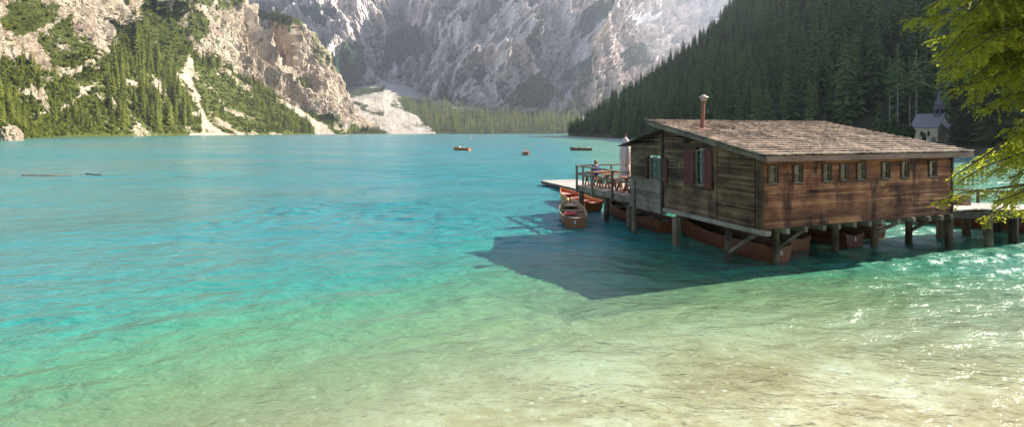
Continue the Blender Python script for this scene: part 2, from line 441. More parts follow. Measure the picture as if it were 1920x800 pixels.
r2 = ridged(x*.017, y*.017, z*.009+3, 4, .55)
rb = ridged(x*.0085+.5*z*.006, y*.004, z*.0012, 5, .55)
led = perlin(u*.012, v*.16, 0*u)+.6*perlin(u*.03+9, v*.33, 0*u)
L3.P = L3.P+((26*(rid-1.1)+95*(gul-1.15)+62*(rb-1.1)+26*(r2-1)+14*fin+7*led)*sstep(.05, .5, L3.t))[..., None]*np.array([.25, -1.0, .30])
L3.setproj()
wx = px+12*fbm(px*.03, py*.03, 0*px, 4); wy = py+9*fbm(px*.03+40, py*.03, 0*px, 4)
veg = .21+.32*fin-.20*(gul-1.15)-.14*(rb-1.1)+.25*sstep(150, 215, L3.py)+.20*np.maximum(led, 0)
for poly, k in (([(722,65),(760,42),(795,65),(797,110),(760,130),(735,135),(718,120)], 1.0), ([(625,115),(655,90),(685,85),(690,150),(655,165),(628,160)], 1.0),
                ([(838,42),(900,22),(925,10),(925,25),(890,38),(845,48)], .9), ([(915,0),(970,0),(965,14),(925,20)], .8), ([(815,75),(860,45),(800,110),(745,165),(740,150)], .72),
                ([(820,170),(880,190),(830,178)], .9), ([(830,165),(905,175),(885,190),(830,182)], .8), ([(985,80),(1010,45),(1025,70),(1015,110),(990,115),(978,130)], .72),
                ([(935,200),(960,165),(995,140),(1030,150),(1040,185),(1015,215),(960,215)], .95), ([(1048,140),(1100,110),(1110,140),(1090,200),(1060,200)], .75),
                ([(1065,45),(1110,15),(1140,25),(1130,60),(1090,55)], .75), ([(1150,105),(1185,85),(1225,100),(1215,125),(1170,140)], .8), ([(640,150),(700,160),(760,168),(730,182),(650,175)], .8),
                ([(560,25),(640,10),(600,50)], .7), ([(470,0),(510,0),(560,25),(480,30)], .7)):
    veg = np.maximum(veg, k*soft(poly, wx, wy, 7)+.30*fin-.16*(rb-1.1)+.10*led-.02)
scr = np.zeros_like(veg)
for poly, k in (([(985,195),(1000,170),(1040,150),(1045,200),(1060,215),(1010,215)], .0), ([(880,178),(940,150),(930,175),(900,188)], .9), ([(1170,70),(1240,90),(1250,105),(1200,95)], .9)):
    if k: scr = np.maximum(scr, k*soft(poly, wx, wy, 4))
scr = np.maximum(scr, stroke([(972,155),(950,182),(965,200),(985,212)], px+2*fin, py, 4))
scr = np.maximum(scr, stroke([(1028,155),(1042,180),(1030,205),(1015,215)], px+2*fin, py, 5))
scr = np.maximum(scr, stroke([(797,30),(795,55),(800,80)], px+2*fin, py, 4)*.7)
veg = veg*(1-scr)
sn = soft([(1172,38),(1195,34),(1215,27),(1230,33),(1228,42),(1210,38),(1196,48),(1185,44)], wx*.3+px*.7, wy*.3+py*.7, 2.5)
sn = np.maximum(sn, soft([(1243,42),(1252,46),(1250,50),(1243,47)], px, py, 2)); sn = np.maximum(sn, soft([(1225,80),(1256,76),(1250,84),(1232,88)], px, py, 3)*.7)
sn = np.maximum(sn, soft([(735,140),(748,136),(742,148),(735,149)], px, py, 2)*.8)
m_far = terrain_mat('mountain_rock', (.26,.225,.225), (.60,.525,.50), (.84,.745,.69), (.012,.040,.024), (.045,.095,.045), (.62,.57,.52), .075, streak=.5)
L3.build('mountain', m_far, dict(veg=np.clip(veg, 0, 1.2), scree=np.clip(scr, 0, 1), snow=np.clip(sn, 0, 1)), 'grey rock mountain wall with snow patches beyond the head of the lake')

# ------------------------------------------------ valley floor, pale scree fans
cols = [(520, [(253,1180),(250,1260),(215,1500),(150,2300)]), (600, [(252,1210),(250,1260),(200,1600),(158,2500)]), (650, [(251.9,1230),(245,1330),(190,1700),(160,2600)]), (720, [(251.6,1260),(240,1370),(185,1750),(150,2500)]),
        (790, [(251.4,1290),(240,1400),(205,1750),(172,2400)]), (860, [(251.3,1310),(243,1400),(212,1720),(190,2300)]), (930, [(251.3,1320),(243,1400),(222,1700),(205,2200)]),
        (1000, [(251.3,1330),(244,1400),(225,1700),(212,2100)]), (1060, [(251.3,1330),(244,1400),(226,1700),(210,2100)]), (1160, [(251.3,1330),(244,1400),(222,1700),(205,2100)]), (1300, [(251.3,1330),(244,1400),(222,1700),(205,2100)])]
L4 = Layer(cols, 330, 120)
x, y, z = L4.P[..., 0], L4.P[..., 1], L4.P[..., 2]
L4.push((10*fbm(x*.006, y*.006, 0*x, 4)+3*fbm(x*.03, y*.03, 0*x, 3))*sstep(0, .6, L4.t))
L4.P[0, :, 2] = -3; L4.setproj()
wx = L4.px+8*fbm(x*.01, y*.01, 0*x, 4); wy = L4.py+5*fbm(x*.01+7, y*.01, 0*x, 4)
wood_poly = [(752,186),(800,190),(860,205),(920,212),(990,217),(1080,218),(1120,256),(822,256),(790,230),(764,205)]
veg = np.maximum(soft(wood_poly, wx, wy, 4), soft([(640,228),(700,238),(740,256),(600,256),(590,235)], wx, wy, 4)*.75)
veg = np.maximum(veg, .8*soft([(640,172),(700,163),(725,160),(705,178),(660,185)], wx, wy, 4))
veg = np.maximum(veg, .7*soft([(930,216),(1060,212),(1100,225),(1000,226)], wx, wy, 4)); veg = np.maximum(veg, .62*stroke([(645,190),(690,205),(720,215)], wx, wy, 4)); veg = veg+.5*np.maximum(fbm(x*.012, y*.012, 0*x+3, 4)-.12, 0)+.5*soft([(735,180),(790,185),(770,215),(735,200)], wx, wy, 5)
scr = np.maximum(1-sstep(.4, .7, veg), stroke([(975,250.5),(1010,249.5),(1070,249.5)], L4.px, L4.py, 1.6))
m_val = terrain_mat('scree_ground', (.36,.31,.26), (.46,.40,.34), (.56,.50,.43), (.018,.026,.008), (.06,.075,.022), (.46,.41,.345), .12, streak=.2)
L4.build('terrain', m_val, dict(veg=veg, scree=scr, snow=np.zeros_like(veg)), 'pale scree fans and gravel beach at the head of the lake')

# ------------------------------------------------ wooded hillside on the right
HS = [(60,100), (88,86), (110,81), (150,79), (333,78), (450,70), (560,62), (600,64), (640,90), (720,190), (800,300)]
def hill_xs(Y): return np.interp(Y, [p[0] for p in HS], [p[1] for p in HS])
def hill_z(X, Y):
    d = X-hill_xs(Y)
    flat = 34*(1-sstep(120, 200, Y))+3; cap = 290+40*sstep(230, 420, Y)  # unseen crest raised so the wooded slope below stays in shade
    e = np.maximum(d-flat, 0)
    zz = np.interp(e, [0, 20, 80, 140, 180, 260, 340, 900], [0, 12, 46, 95, 132, 200, 235, 300])
    zz = np.where(zz > cap*.8, cap*.8+(cap*.2)*(1-np.exp(-(zz-cap*.8)/(cap*.2))), zz)
    zz = zz*sstep(60, 105, Y)
    return .25+1.9*sstep(0, 16, d)+zz+(4*fbm(X*.012, Y*.012, 0*X, 3)+1.2*fbm(X*.06, Y*.06, 0*X, 3))*sstep(8, 40, e)-4.0*(d < -1)
Yg = axis([(60, 130, 3), (130, 340, 6), (340, 820, 9)]); Dg = axis([(-3, 60, 2.5), (60, 260, 6), (260, 620, 20)])
DD, YY = np.meshgrid(Dg, Yg); XX = hill_xs(YY)+DD
V = np.stack([XX, YY, hill_z(XX, YY)], -1)
m, n, out = nodes('forest_floor'); t = NT(n); p = t.pos()
sl = t.noise(p, .3, 5, .65)
c = t.ramp(sl, [(.35, (.018,.022,.010)), (.6, (.05,.055,.022))])
tl = t.new('ShaderNodeSeparateXYZ'); t.lk(p, tl.inputs[0])
mead = t.rng(tl.outputs[2], 2.3, 4.5, 1, 0); c = t.mix(mead, c, t.ramp(t.noise(p, .8, 4), [(.3, (.035,.055,.015)), (.7, (.11,.10,.05))]))
t.lk(t.bsdf(c, .95, .1, t.bump(sl, .8, 2.0)), out.inputs[0]); m_floor = m
tag(np_mesh('hills', V.reshape(-1, 3), grid_faces(len(Yg), len(Dg)), m_floor, smooth=True), 'steep shaded hillside under the dark forest on the right', None, None, 'structure')

# ------------------------------------------------ lake bed and banks, one sheet
xa = axis([(-1500, -450, 150), (-450, -60, 15), (-60, -14, 2), (-14, 30, .5), (30, 110, 3), (110, 300, 24), (300, 1500, 200)])
ya = axis([(-400, -20, 38), (-20, 2, 2), (2, 26, .5), (26, 120, 3), (120, 500, 20), (500, 1400, 60), (1400, 3000, 400)])
XX, YY = np.meshgrid(xa, ya); sd_ = lake_d(XX, YY)
near = (YY < 60) & (XX < 60)
dep = depth_at(XX, YY)
zb = np.where(sd_ < 0, -np.minimum(.16+.24*dep, .10+.5*(-sd_)), np.where(near, np.minimum(.45*sd_, 2.4+.02*sd_), np.minimum(.05*sd_, .6)))
zb = np.where((YY > 250) & (sd_ > 0), -3.0, zb)
zb = zb+.05*fbm(XX*.8, YY*.8, 0*XX, 3)*(near)
m, n, out = nodes('lake_bed'); t = NT(n); p = t.pos()
a = t.noise(t.mapped(p, (.7, 1.0, 1), rot=(0, 0, .3)), .55, 6, .62, .5); b = t.noise(t.mapped(p, (.8, 1.2, 1)), 3.5, 5, .65)
st = t.new('ShaderNodeTexVoronoi'); t.lk(p, st.inputs['Vector']); st.inputs['Scale'].default_value = 5.5; st.inputs['Randomness'].default_value = 1
c = t.ramp(t.math('ADD', t.math('MULTIPLY', a, .7), t.math('MULTIPLY', b, .3)), [(.36, (.27,.21,.105)), (.47, (.38,.32,.19)), (.56, (.50,.46,.33)), (.68, (.60,.585,.51))])
sc_ = t.new('ShaderNodeSeparateColor'); t.lk(st.outputs['Color'], sc_.inputs[0])
pk = t.math('MULTIPLY', t.rng(st.outputs['Distance'], .16, .42, 1, 0), t.rng(sc_.outputs[0], .45, .6, 0, .75))
sx_ = t.new('ShaderNodeSeparateXYZ'); t.lk(p, sx_.inputs[0])
c = t.mix(t.math('MULTIPLY', t.rng(t.math('ADD', sx_.outputs[0], t.math('MULTIPLY', a, 6)), -7, 2.5, 1, 0), .8), c, (.17,.125,.055))
c = t.mix(pk, c, t.ramp(sc_.outputs[1], [(.1, (.16,.14,.10)), (.5, (.40,.36,.28)), (.9, (.62,.59,.52))]))
st2 = t.new('ShaderNodeTexVoronoi'); t.lk(p, st2.inputs['Vector']); st2.inputs['Scale'].default_value = 17
s2 = t.new('ShaderNodeSeparateColor'); t.lk(st2.outputs['Color'], s2.inputs[0])
c = t.mix(t.math('MULTIPLY', t.rng(st2.outputs['Distance'], .2, .5, 1, 0), t.rng(s2.outputs[0], .55, .7, 0, .5)), c, t.ramp(s2.outputs[1], [(.1, (.20,.17,.12)), (.6, (.50,.45,.36)), (.9, (.62,.58,.50))]))
t.lk(t.bsdf(c, .9, .1, t.bump(b, .4, .05)), out.inputs[0])
tag(np_mesh('ground', np.stack([XX, YY, zb], -1).reshape(-1, 3), grid_faces(len(ya), len(xa)), m, smooth=True), 'pale sandy lake bed and banks', None, None, 'structure')

# ------------------------------------------------ lake surface
xa = axis([(-520, -130, 12), (-130, -16, .6), (-16, 26, .16), (26, 120, .6), (120, 320, 25)]); ya = axis([(-70, 0, 5), (0, 5, 1), (5, 34, .16), (34, 130, .45), (130, 1400, 20)])
XX, YY = np.meshgrid(xa, ya)
m, n, out = nodes('lake_water'); t = NT(n); p = t.pos()
dp = t.attr('depth')
def wave(scale, sx, sy, rot, det=3, rough=.5, dist=.4): return t.noise(t.mapped(p, (sx, sy, 1), rot=(0, 0, rot)), scale, det, rough, dist)
w1 = wave(.22, .55, 1.0, -.20); w2 = wave(.9, .6, 1.0, -.25, 4, .55); w3 = wave(3.6, .6, 1.0, -.1, 4, .6); w4 = wave(.028, .6, 1, .1)
gust = t.rng(t.noise(t.mapped(p, (.012, .03, 1)), 1.0, 3), .38, .62, .5, 1.35)
h = t.math('ADD', t.math('MULTIPLY', w1, 1.1), t.math('ADD', t.math('MULTIPLY', w2, .95), t.math('MULTIPLY', w3, .36)))
w5 = wave(.085, .38, 1.0, -.16, 3, .55); w6 = wave(.30, .35, 1.0, -.22, 2, .5)
h = t.math('MULTIPLY', t.math('ADD', h, t.math('ADD', t.math('MULTIPLY', w5, 2.4), t.math('MULTIPLY', w6, 1.2))), gust)
bm = t.bump(h, 1.0, .36)
ge = t.new('ShaderNodeNewGeometry'); dt = t.new('ShaderNodeVectorMath', operation='DOT_PRODUCT'); t.lk(ge.outputs['Incoming'], dt.inputs[0]); t.lk(bm, dt.inputs[1])
cs = t.math('MINIMUM', t.math('ABSOLUTE', dt.outputs['Value']), 1.0)
frs = t.math('ADD', .02, t.math('MULTIPLY', .98, t.math('POWER', t.math('SUBTRACT', 1.0, cs), 5.0)))
gl = t.new('ShaderNodeBsdfGlossy'); gl.inputs['Roughness'].default_value = .18; t.lk(bm, gl.inputs['Normal']); gl.inputs['Color'].default_value = (1, 1, 1, 1)
deep = t.rng(dp, 0, 1, 0, 1, False)
bc = t.ramp(deep, [(.0, (.40,.44,.30)), (.25, (.31,.41,.26)), (.5, (.20,.35,.18)), (.76, (.08,.285,.16)), (.9, (.027,.235,.195)), (1.0, (.020,.195,.205))])
df = t.new('ShaderNodeBsdfDiffuse'); t.lk(bc, df.inputs['Color']); t.lk(bm, df.inputs['Normal'])
tr = t.new('ShaderNodeBsdfTransparent'); t.lk(t.mix(deep, (.97,.98,.94), (.45,.76,.58)), tr.inputs['Color'])
body = t.new('ShaderNodeMixShader'); t.lk(deep, body.inputs[0]); t.lk(tr.outputs[0], body.inputs[1]); t.lk(df.outputs[0], body.inputs[2])
mx = t.new('ShaderNodeMixShader'); t.lk(frs, mx.inputs[0]); t.lk(body.outputs[0], mx.inputs[1]); t.lk(gl.outputs[0], mx.inputs[2])
t.lk(mx.outputs[0], out.inputs[0]); m_water = m
dfac = np.interp(depth_at(XX, YY), [.3, .5, .85, 1.2, 1.6, 2.4, 3.3, 5], [.03, .10, .27, .48, .68, .88, .96, 1.0])
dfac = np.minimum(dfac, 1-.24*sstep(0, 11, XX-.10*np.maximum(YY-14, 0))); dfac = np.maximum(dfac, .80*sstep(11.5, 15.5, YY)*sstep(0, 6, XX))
ca_, sa_ = math.cos(.22), math.sin(.22); WU, WV = XX*ca_+YY*sa_, -XX*sa_+YY*ca_
WZ = .75*(.050*perlin(WU*.42, WV*.75, 0*XX)+.042*perlin(WU*1.0+5, WV*1.7, 0*XX)+.022*perlin(WU*2.0+5, WV*3.0+9, 0*XX))*sstep(36, 28, YY)*sstep(-18, -13, XX)*sstep(28, 23, XX)
WZ = WZ+(.075*perlin(WU*.10+3, WV*.26, 0*XX)+.055*perlin(WU*.24+8, WV*.55, 0*XX)+.03*perlin(WU*.45+2, WV*.9+4, 0*XX))*sstep(14, 42, YY)*sstep(128, 90, YY)*sstep(-128, -105, XX)*sstep(119, 100, XX)
tag(np_mesh('water', np.stack([XX, YY, WZ], -1).reshape(-1, 3), grid_faces(len(ya), len(xa)), m_water, dict(depth=dfac), smooth=True), 'turquoise lake water, clear and shallow in front', None, None, 'structure')

# ------------------------------------------------ air
m, n, out = nodes('haze'); t = NT(n)
pv = t.new('ShaderNodeVolumePrincipled'); pv.inputs['Color'].default_value = (.80, .86, 1.0, 1); pv.inputs['Density'].default_value = .000078; pv.inputs['Anisotropy'].default_value = .35
t.lk(pv.outputs[0], out.inputs['Volume'])
mb = MB(); mb.bb((-2600, -500, -18), (2900, 4200, 1500)); hz = mb.build('haze', m); tag(hz, 'thin blue haze filling the valley', None, None, 'stuff')
# ================================================================== BOATHOUSE, TERRACE, JETTY
RZ = math.radians(19.3); CX, CY = 7.49, 14.98
SU, CU = math.sin(RZ), math.cos(RZ)
def loc(u, v, z=0.0): return Vector((CX+u*CU-v*SU, CY+u*SU+v*CU, z))
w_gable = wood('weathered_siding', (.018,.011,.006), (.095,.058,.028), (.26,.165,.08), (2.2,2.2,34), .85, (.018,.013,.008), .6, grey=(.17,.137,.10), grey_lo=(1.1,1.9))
w_long = wood('brown_siding', (.035,.015,.009), (.22,.088,.040), (.55,.265,.115), (2.2,6,30), .8, (.030,.016,.014), .88, grey=(.20,.15,.125), grey_lo=(1.15,1.75))  # orange and dark blotches: weathering, plus raking sun put into the colour
w_dark = wood('dark_timber', (.012,.009,.006), (.045,.032,.020), (.10,.072,.045), (6,6,6), .85)
w_beam = wood('grey_beam', (.05,.038,.026), (.17,.135,.095), (.30,.25,.18), (9,2.5,9), .85, (.03,.022,.015), .35)
w_pile = wood('pile_timber', (.025,.018,.011), (.10,.072,.042), (.22,.16,.10), (14,14,1.6), .9, (.02,.015,.01), .6, grey=(.022,.024,.012), grey_lo=(.42,.62))
w_shingle = wood('roof_shingles', (.13,.09,.07), (.31,.23,.165), (.58,.44,.32), (26,2.5,10), .9, (.10,.08,.065), .45)
w_deck = wood('deck_boards', (.20,.155,.125), (.40,.33,.28), (.55,.47,.41), (3,30,30), .85)
w_fascia = wood('fascia_board', (.10,.06,.045), (.20,.125,.095), (.30,.20,.16), (2,20,20), .8)
m_shut = plain('red_shutter_paint', (.10,.024,.018), .65, .3, .3, 5)
m_frame = plain('window_wood', (.19,.15,.09), .7, .3, .3, 12)
m_trim = plain('window_trim', (.055,.028,.015), .75, .3, .35, 10)
m_curt = plain('curtain_cloth', (.62,.60,.55), .9, .1, .12, 9)
m_blind = plain('drawn_blind', (.22,.205,.16), .9, .1, .2, 4)
m_rust = plain('rusty_metal', (.17,.06,.03), .6, .4, .4, 14)
m_cap = plain('chimney_metal', (.42,.30,.25), .5, .5, .3, 10, .4)
m_dark = plain('dark_interior', (.03,.022,.016), .95, .1, .3, 2)
m, n, out = nodes('window_glass'); t = NT(n)
gl = t.new('ShaderNodeBsdfGlossy'); gl.inputs['Roughness'].default_value = .03; gl.inputs['Color'].default_value = (.9, .95, .95, 1)
tr = t.new('ShaderNodeBsdfTransparent'); tr.inputs['Color'].default_value = (.86, .9, .88, 1)
fr = t.new('ShaderNodeFresnel'); fr.inputs['IOR'].default_value = 1.5
mx = t.new('ShaderNodeMixShader'); t.lk(t.math('ADD', t.math('MULTIPLY', fr.outputs[0], 1.6), .03), mx.inputs[0]); t.lk(tr.outputs[0], mx.inputs[1]); t.lk(gl.outputs[0], mx.inputs[2]); t.lk(mx.outputs[0], out.inputs[0])
m_glass = m

hut = empty('boathouse', (CX, CY, 0), RZ, 'dark wooden boathouse on piles with shingled lean roof', 'boathouse')
def ztop(v): return 3.60+.2*(v+.35)                       # top of the main roof
def zlean(v): return 4.36-.235*(v-4.70)                   # top of the lean-to roof
def zwall(v): return ztop(v)-.15 if v < 4.78 else zlean(v)-.09
LU, LV, STEP = 8.55, 7.1, 4.80

# ---- siding: rows of boards, split at openings and joints
def board_spans(a, b, holes, lmin, lmax):
    spans = [(a, b)]
    for h0, h1 in holes:
        nx = []
        for s0, s1 in spans:
            if h1 <= s0 or h0 >= s1: nx.append((s0, s1)); continue
            if h0 > s0: nx.append((s0, h0))
            if h1 < s1: nx.append((h1, s1))
        spans = nx
    for s0, s1 in spans:
        p = s0
        while s1-p > 1e-3:
            q = p+R.uniform(lmin, lmax)
            if s1-q < .3: q = s1
            yield p, min(q, s1); p = min(q, s1)
BW = [(.21,.52), (1.20,1.50), (2.41,2.71), (3.15,3.46), (3.91,4.23), (5.05,5.36), (5.98,6.29), (7.38,7.71)]
BZ0, BZ1 = 2.72, 3.24
mb = MB(); z = 1.37; k = 0
while z < 3.56:
    h = .092+R.uniform(-.006, .006); hol = []
    if z+h > BZ0+.01 and z < BZ1-.01: hol = [(a-.01, b+.01) for a, b in BW]
    for a, b in board_spans(.03, LU, hol, 1.2, 3.4):
        sag = R.uniform(-.005, .005); o1 = .040+R.uniform(-.006, .012); th = R.betavariate(2, 2)
        z0, z1 = z+sag, z+h-.011+sag
        nseg = max(1, int((b-a)/.5))
        for i in range(nseg):                       # short pieces, slightly warped, one tone per board
            p0, p1 = a+(b-a)*i/nseg, a+(b-a)*(i+1)/nseg
            mb.hexa([(p0,-o1,z0), (p1,-o1+R.uniform(-.003,.003),z0), (p1,0,z0), (p0,0,z0), (p0,-.010,z1), (p1,-.010,z1), (p1,.002,z1), (p0,.002,z1)], 0, th)
    z += h
mb.bb((.03, .003, 1.37), (LU, .02, BZ0-.04), 1); mb.bb((.03, .003, BZ1+.04), (LU, .02, 3.5), 1)
for a, b in zip([.03]+[w[1]+.03 for w in BW], [w[0]-.03 for w in BW]+[LU]): mb.bb((a, .003, BZ0-.039), (b, .02, BZ1+.039), 1)
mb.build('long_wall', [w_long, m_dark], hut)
# gable siding (faces the lake, u = 0)
AWIN = [(2.40, 2.93, 2.40, 3.64), (4.93, 5.70, 2.36, 3.22)]
def gable_rows(mb, v0, v1, z0, z1fun, hh, skip=None, out_=.03):
    z = z0
    while z < 5.2:
        h = hh*R.uniform(.9, 1.1); zt = z+h
        hol = [(a, b) for a, b, c, d in AWIN if z+h > c+.01 and z < d-.01]
        for a, b in board_spans(v0, v1, hol, .9, 3.2):
            th = R.betavariate(2, 2); o1 = out_+R.uniform(-.004, .007)
            # clip to the roof line
            def zc(v, q): return min(q, zwall(v))
            ta, tb, ba, bb_ = zc(a+1e-3, zt-.007*(hh > .1)), zc(b-1e-3, zt-.007*(hh > .1)), zc(a+1e-3, z), zc(b-1e-3, z)
            if ta-ba < .004 and tb-bb_ < .004: continue
            va, vb = a, b
            if ta-ba < .004:                          # the roof cuts this board: start it where it fits
                va = max(a, (z+.15-3.60)/.2-.35) if a < STEP else a
                ba = z; ta = z+.003
            if tb-bb_ < .004 and b > STEP:
                vb = min(b, 4.70+(4.36-.09-z)/.235); tb = z+.003; bb_ = z
            if vb-va < .03: continue
            mb.hexa([(-o1,va,ba), (0,va,ba), (0,vb,bb_), (-o1,vb,bb_), (-.012,va,ta), (0,va,ta), (0,vb,tb), (-.012,vb,tb)], 0, th)
        z = zt
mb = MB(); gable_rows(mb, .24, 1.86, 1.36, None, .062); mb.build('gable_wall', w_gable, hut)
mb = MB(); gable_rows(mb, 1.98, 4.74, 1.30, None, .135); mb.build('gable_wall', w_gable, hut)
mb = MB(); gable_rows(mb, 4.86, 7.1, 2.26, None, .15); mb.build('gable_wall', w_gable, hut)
mb = MB()
for i in range(5): mb.hexa([(-.075,4.90,1.22+.212*i), (-.02,4.90,1.22+.212*i), (-.02,7.1,1.22+.212*i), (-.075,7.1,1.22+.212*i), (-.07,4.90,1.42+.212*i), (-.02,4.90,1.42+.212*i), (-.02,7.1,1.42+.212*i), (-.07,7.1,1.42+.212*i)], 0)
mb.bb((-.16, 4.88, 2.285), (.0, 7.16, 2.345)); mb.build('railing_panel', w_beam, hut)
mb = MB(); mb.bb((-.15, 6.62, 1.10), (-.078, 6.76, 2.283)); mb.build('post', w_beam, hut)
mb = MB(); mb.bb((-.10, 4.755, 1.08), (-.0, 4.87, zwall(4.77)+.02)); mb.build('post', w_dark, hut)
mb = MB(); mb.bb((-.06, 1.87, 1.33), (-.0, 1.965, zwall(1.92)-.002)); mb.build('batten', w_gable, hut)
mb = MB(); mb.bb((-.07, .10, 1.34), (-.0, .19, zwall(.15)-.01)); mb.bb((-.085, .195, 1.34), (.0, .232, zwall(.2)-.012)); mb.bb((-.05, -.04, 1.34), (.028, .098, zwall(0)-.02)); mb.build('corner_post', w_gable, hut)
mb = MB(); mb.bb((LU+.002, -.06, 1.2), (LU+.09, .08, 3.5)); mb.build('corner_post', w_dark, hut)
# back wall, end wall (with their openings), floor, step wall
def wall_grid(mb, axis_, c, th, a0, a1, z0, z1f, holes):
    cuts = sorted({a0, a1, *[h[0] for h in holes], *[h[1] for h in holes]})
    for p, q in zip(cuts, cuts[1:]):
        segs = [(z0, z1f((p+q)/2))]
        for h in holes:
            if h[0] <= p+1e-6 and h[1] >= q-1e-6: segs = [(segs[0][0], h[2]), (h[3], segs[0][1])]
        for s0, s1 in segs:
            if axis_ == 'v': mb.bb((p, c, s0), (q, c+th, s1))
            else: mb.bb((c, p, s0), (c+th, q, s1))
mb = MB(); wall_grid(mb, 'v', LV-.06, .06, .02, LU, 1.3, lambda u: 3.74, [(.95,2.25,2.0,3.3), (3.0,4.5,2.0,3.45)]); mb.build('back_wall', w_gable, hut)
mb = MB(); wall_grid(mb, 'u', LU-.08, .07, .05, LV-.07, 1.3, lambda v: min(ztop(v)-.2, 3.7) if v < 4.8 else 3.6, [(.35,1.05,2.5,3.2)]); mb.build('end_wall', w_gable, hut)
mb = MB(); mb.bb((.03, .03, 1.355), (LU-.09, LV-.07, 1.40)); mb.build('floor', m_dark, hut)
# windows of the long wall
def window_long(a, b, mode):
    f = MB(); z0, z1 = BZ0, BZ1; y0, y1 = -.030, .045
    f.bb((a, y0, z0), (a+.03, y1, z1)); f.bb((b-.03, y0, z0), (b, y1, z1)); f.bb((a+.03, y0, z1-.03), (b-.03, y1, z1)); f.bb((a+.03, y0, z0), (b-.03, y1, z0+.03))
    f.bb((a+.03, -.018, (z0+z1)/2-.010), (b-.03, .03, (z0+z1)/2+.012))
    o = f.build('window', m_frame, hut)
    g = MB(); g.bb((a+.028, .002, z0+.028), (b-.028, .008, z1-.028)); g.build('pane', m_glass, o)
    s = MB(); s.bb((a-.06, -.085, z0-.035), (b+.05, -.0, z0-.003)); s.build('sill', w_beam, o)
    r = MB(); r.bb((a-.055, -.062, z0-.002), (a-.004, -.012, z1+.035)); r.bb((b+.004, -.062, z0-.002), (b+.055, -.012, z1+.035)); r.bb((a-.003, -.06, z1+.003), (b+.003, -.012, z1+.036)); r.build('trim', m_trim, o)
    if mode: c = MB(); c.bb((a-.02, .10, z0-.03), (b+.02, .108, z1+.02)); c.build('curtain', m_blind, o)
for i, (a, b) in enumerate(BW): window_long(a, b, i in (1, 2, 3, 4, 5))
# windows of the gable
def window_gable(v0, v1, z0, z1, nv, nz, curtain):
    f = MB(); x0, x1 = -.02, .09; tk = .045
    f.bb((x0, v0, z0), (x1, v0+tk, z1)); f.bb((x0, v1-tk, z0), (x1, v1, z1)); f.bb((x0, v0+tk, z1-tk), (x1, v1-tk, z1)); f.bb((x0, v0+tk, z0), (x1, v1-tk, z0+tk))
    for i in range(1, nv): q = v0+(v1-v0)*i/nv; f.bb((.02, q-.014, z0+tk), (.06, q+.014, z1-tk))
    for i in range(1, nz): q = z0+(z1-z0)*i/nz; f.bb((.024, v0+tk, q-.012), (.056, v1-tk, q+.012))
    o = f.build('window', m_frame if curtain else m_trim, hut)
    g = MB(); g.bb((.036, v0+tk-.004, z0+tk-.004), (.042, v1-tk+.004, z1-tk+.004)); g.build('pane', m_glass, o)
    s = MB(); s.bb((-.07, v0-.05, z0-.045), (.0, v1+.05, z0-.002)); s.build('sill', w_beam, o)
    for c0, c1, zz in curtain:
        c = MB(); N = 22; vs = []
        for j in range(N+1):
            q = c0+(c1-c0)*j/N; d = .14+.025*math.sin(j*2.1)
            gather = .5+.5*abs(0-.3)
            vs += [(d, q, zz), (d+.01*math.sin(j*1.3), q+(c1-q)*.25*(1 if c1 > c0 else 1), (zz+z1)/2-.1), (d, q, z1+.05)]
        fs = []
        for j in range(N): fs += [(3*j, 3*j+1, 3*j+4, 3*j+3), (3*j+1, 3*j+2, 3*j+5, 3*j+4)]
        c.add(vs, fs); c.build('curtain', m_curt if nz == 3 else m_blind, o, True)
window_gable(2.40, 2.93, 2.40, 3.64, 2, 3, [(2.93, 2.55, 2.42)])
window_gable(4.93, 5.70, 2.36, 3.22, 2, 3, [(5.72, 5.40, 2.45)])
def shutter(v0, v1, z0, z1, hinge, ang):
    """board shutter swung open on its hinge side"""
    f = MB(); wd = abs(v1-v0); n_ = 3
    for i in range(n_): f.bb((-.014, wd*i/n_+.004, 0), (.014, wd*(i+1)/n_-.004, z1-z0))
    f.bb((-.034, .02, .12), (-.015, wd-.02, .2)); f.bb((-.034, .02, z1-z0-.2), (-.015, wd-.02, z1-z0-.12))
    o = f.build('shutter', m_shut, hut); o.location = (-.085, v0, z0); o.rotation_euler = (0, 0, ang)
    return o
shutter(2.95, 3.44, 2.34, 3.66, 0, .06); shutter(2.05, 2.41, 2.33, 3.68, 0, .10)
shutter(4.46, 4.90, 2.30, 3.27, 0, -.06)
rv = MB(); rv.bb((-.045, 5.705, 2.31), (-.004, 5.86, 3.27)); rv.build('trim', m_dark, hut)  # dark strip on the wall standing in for the shaded window reveal
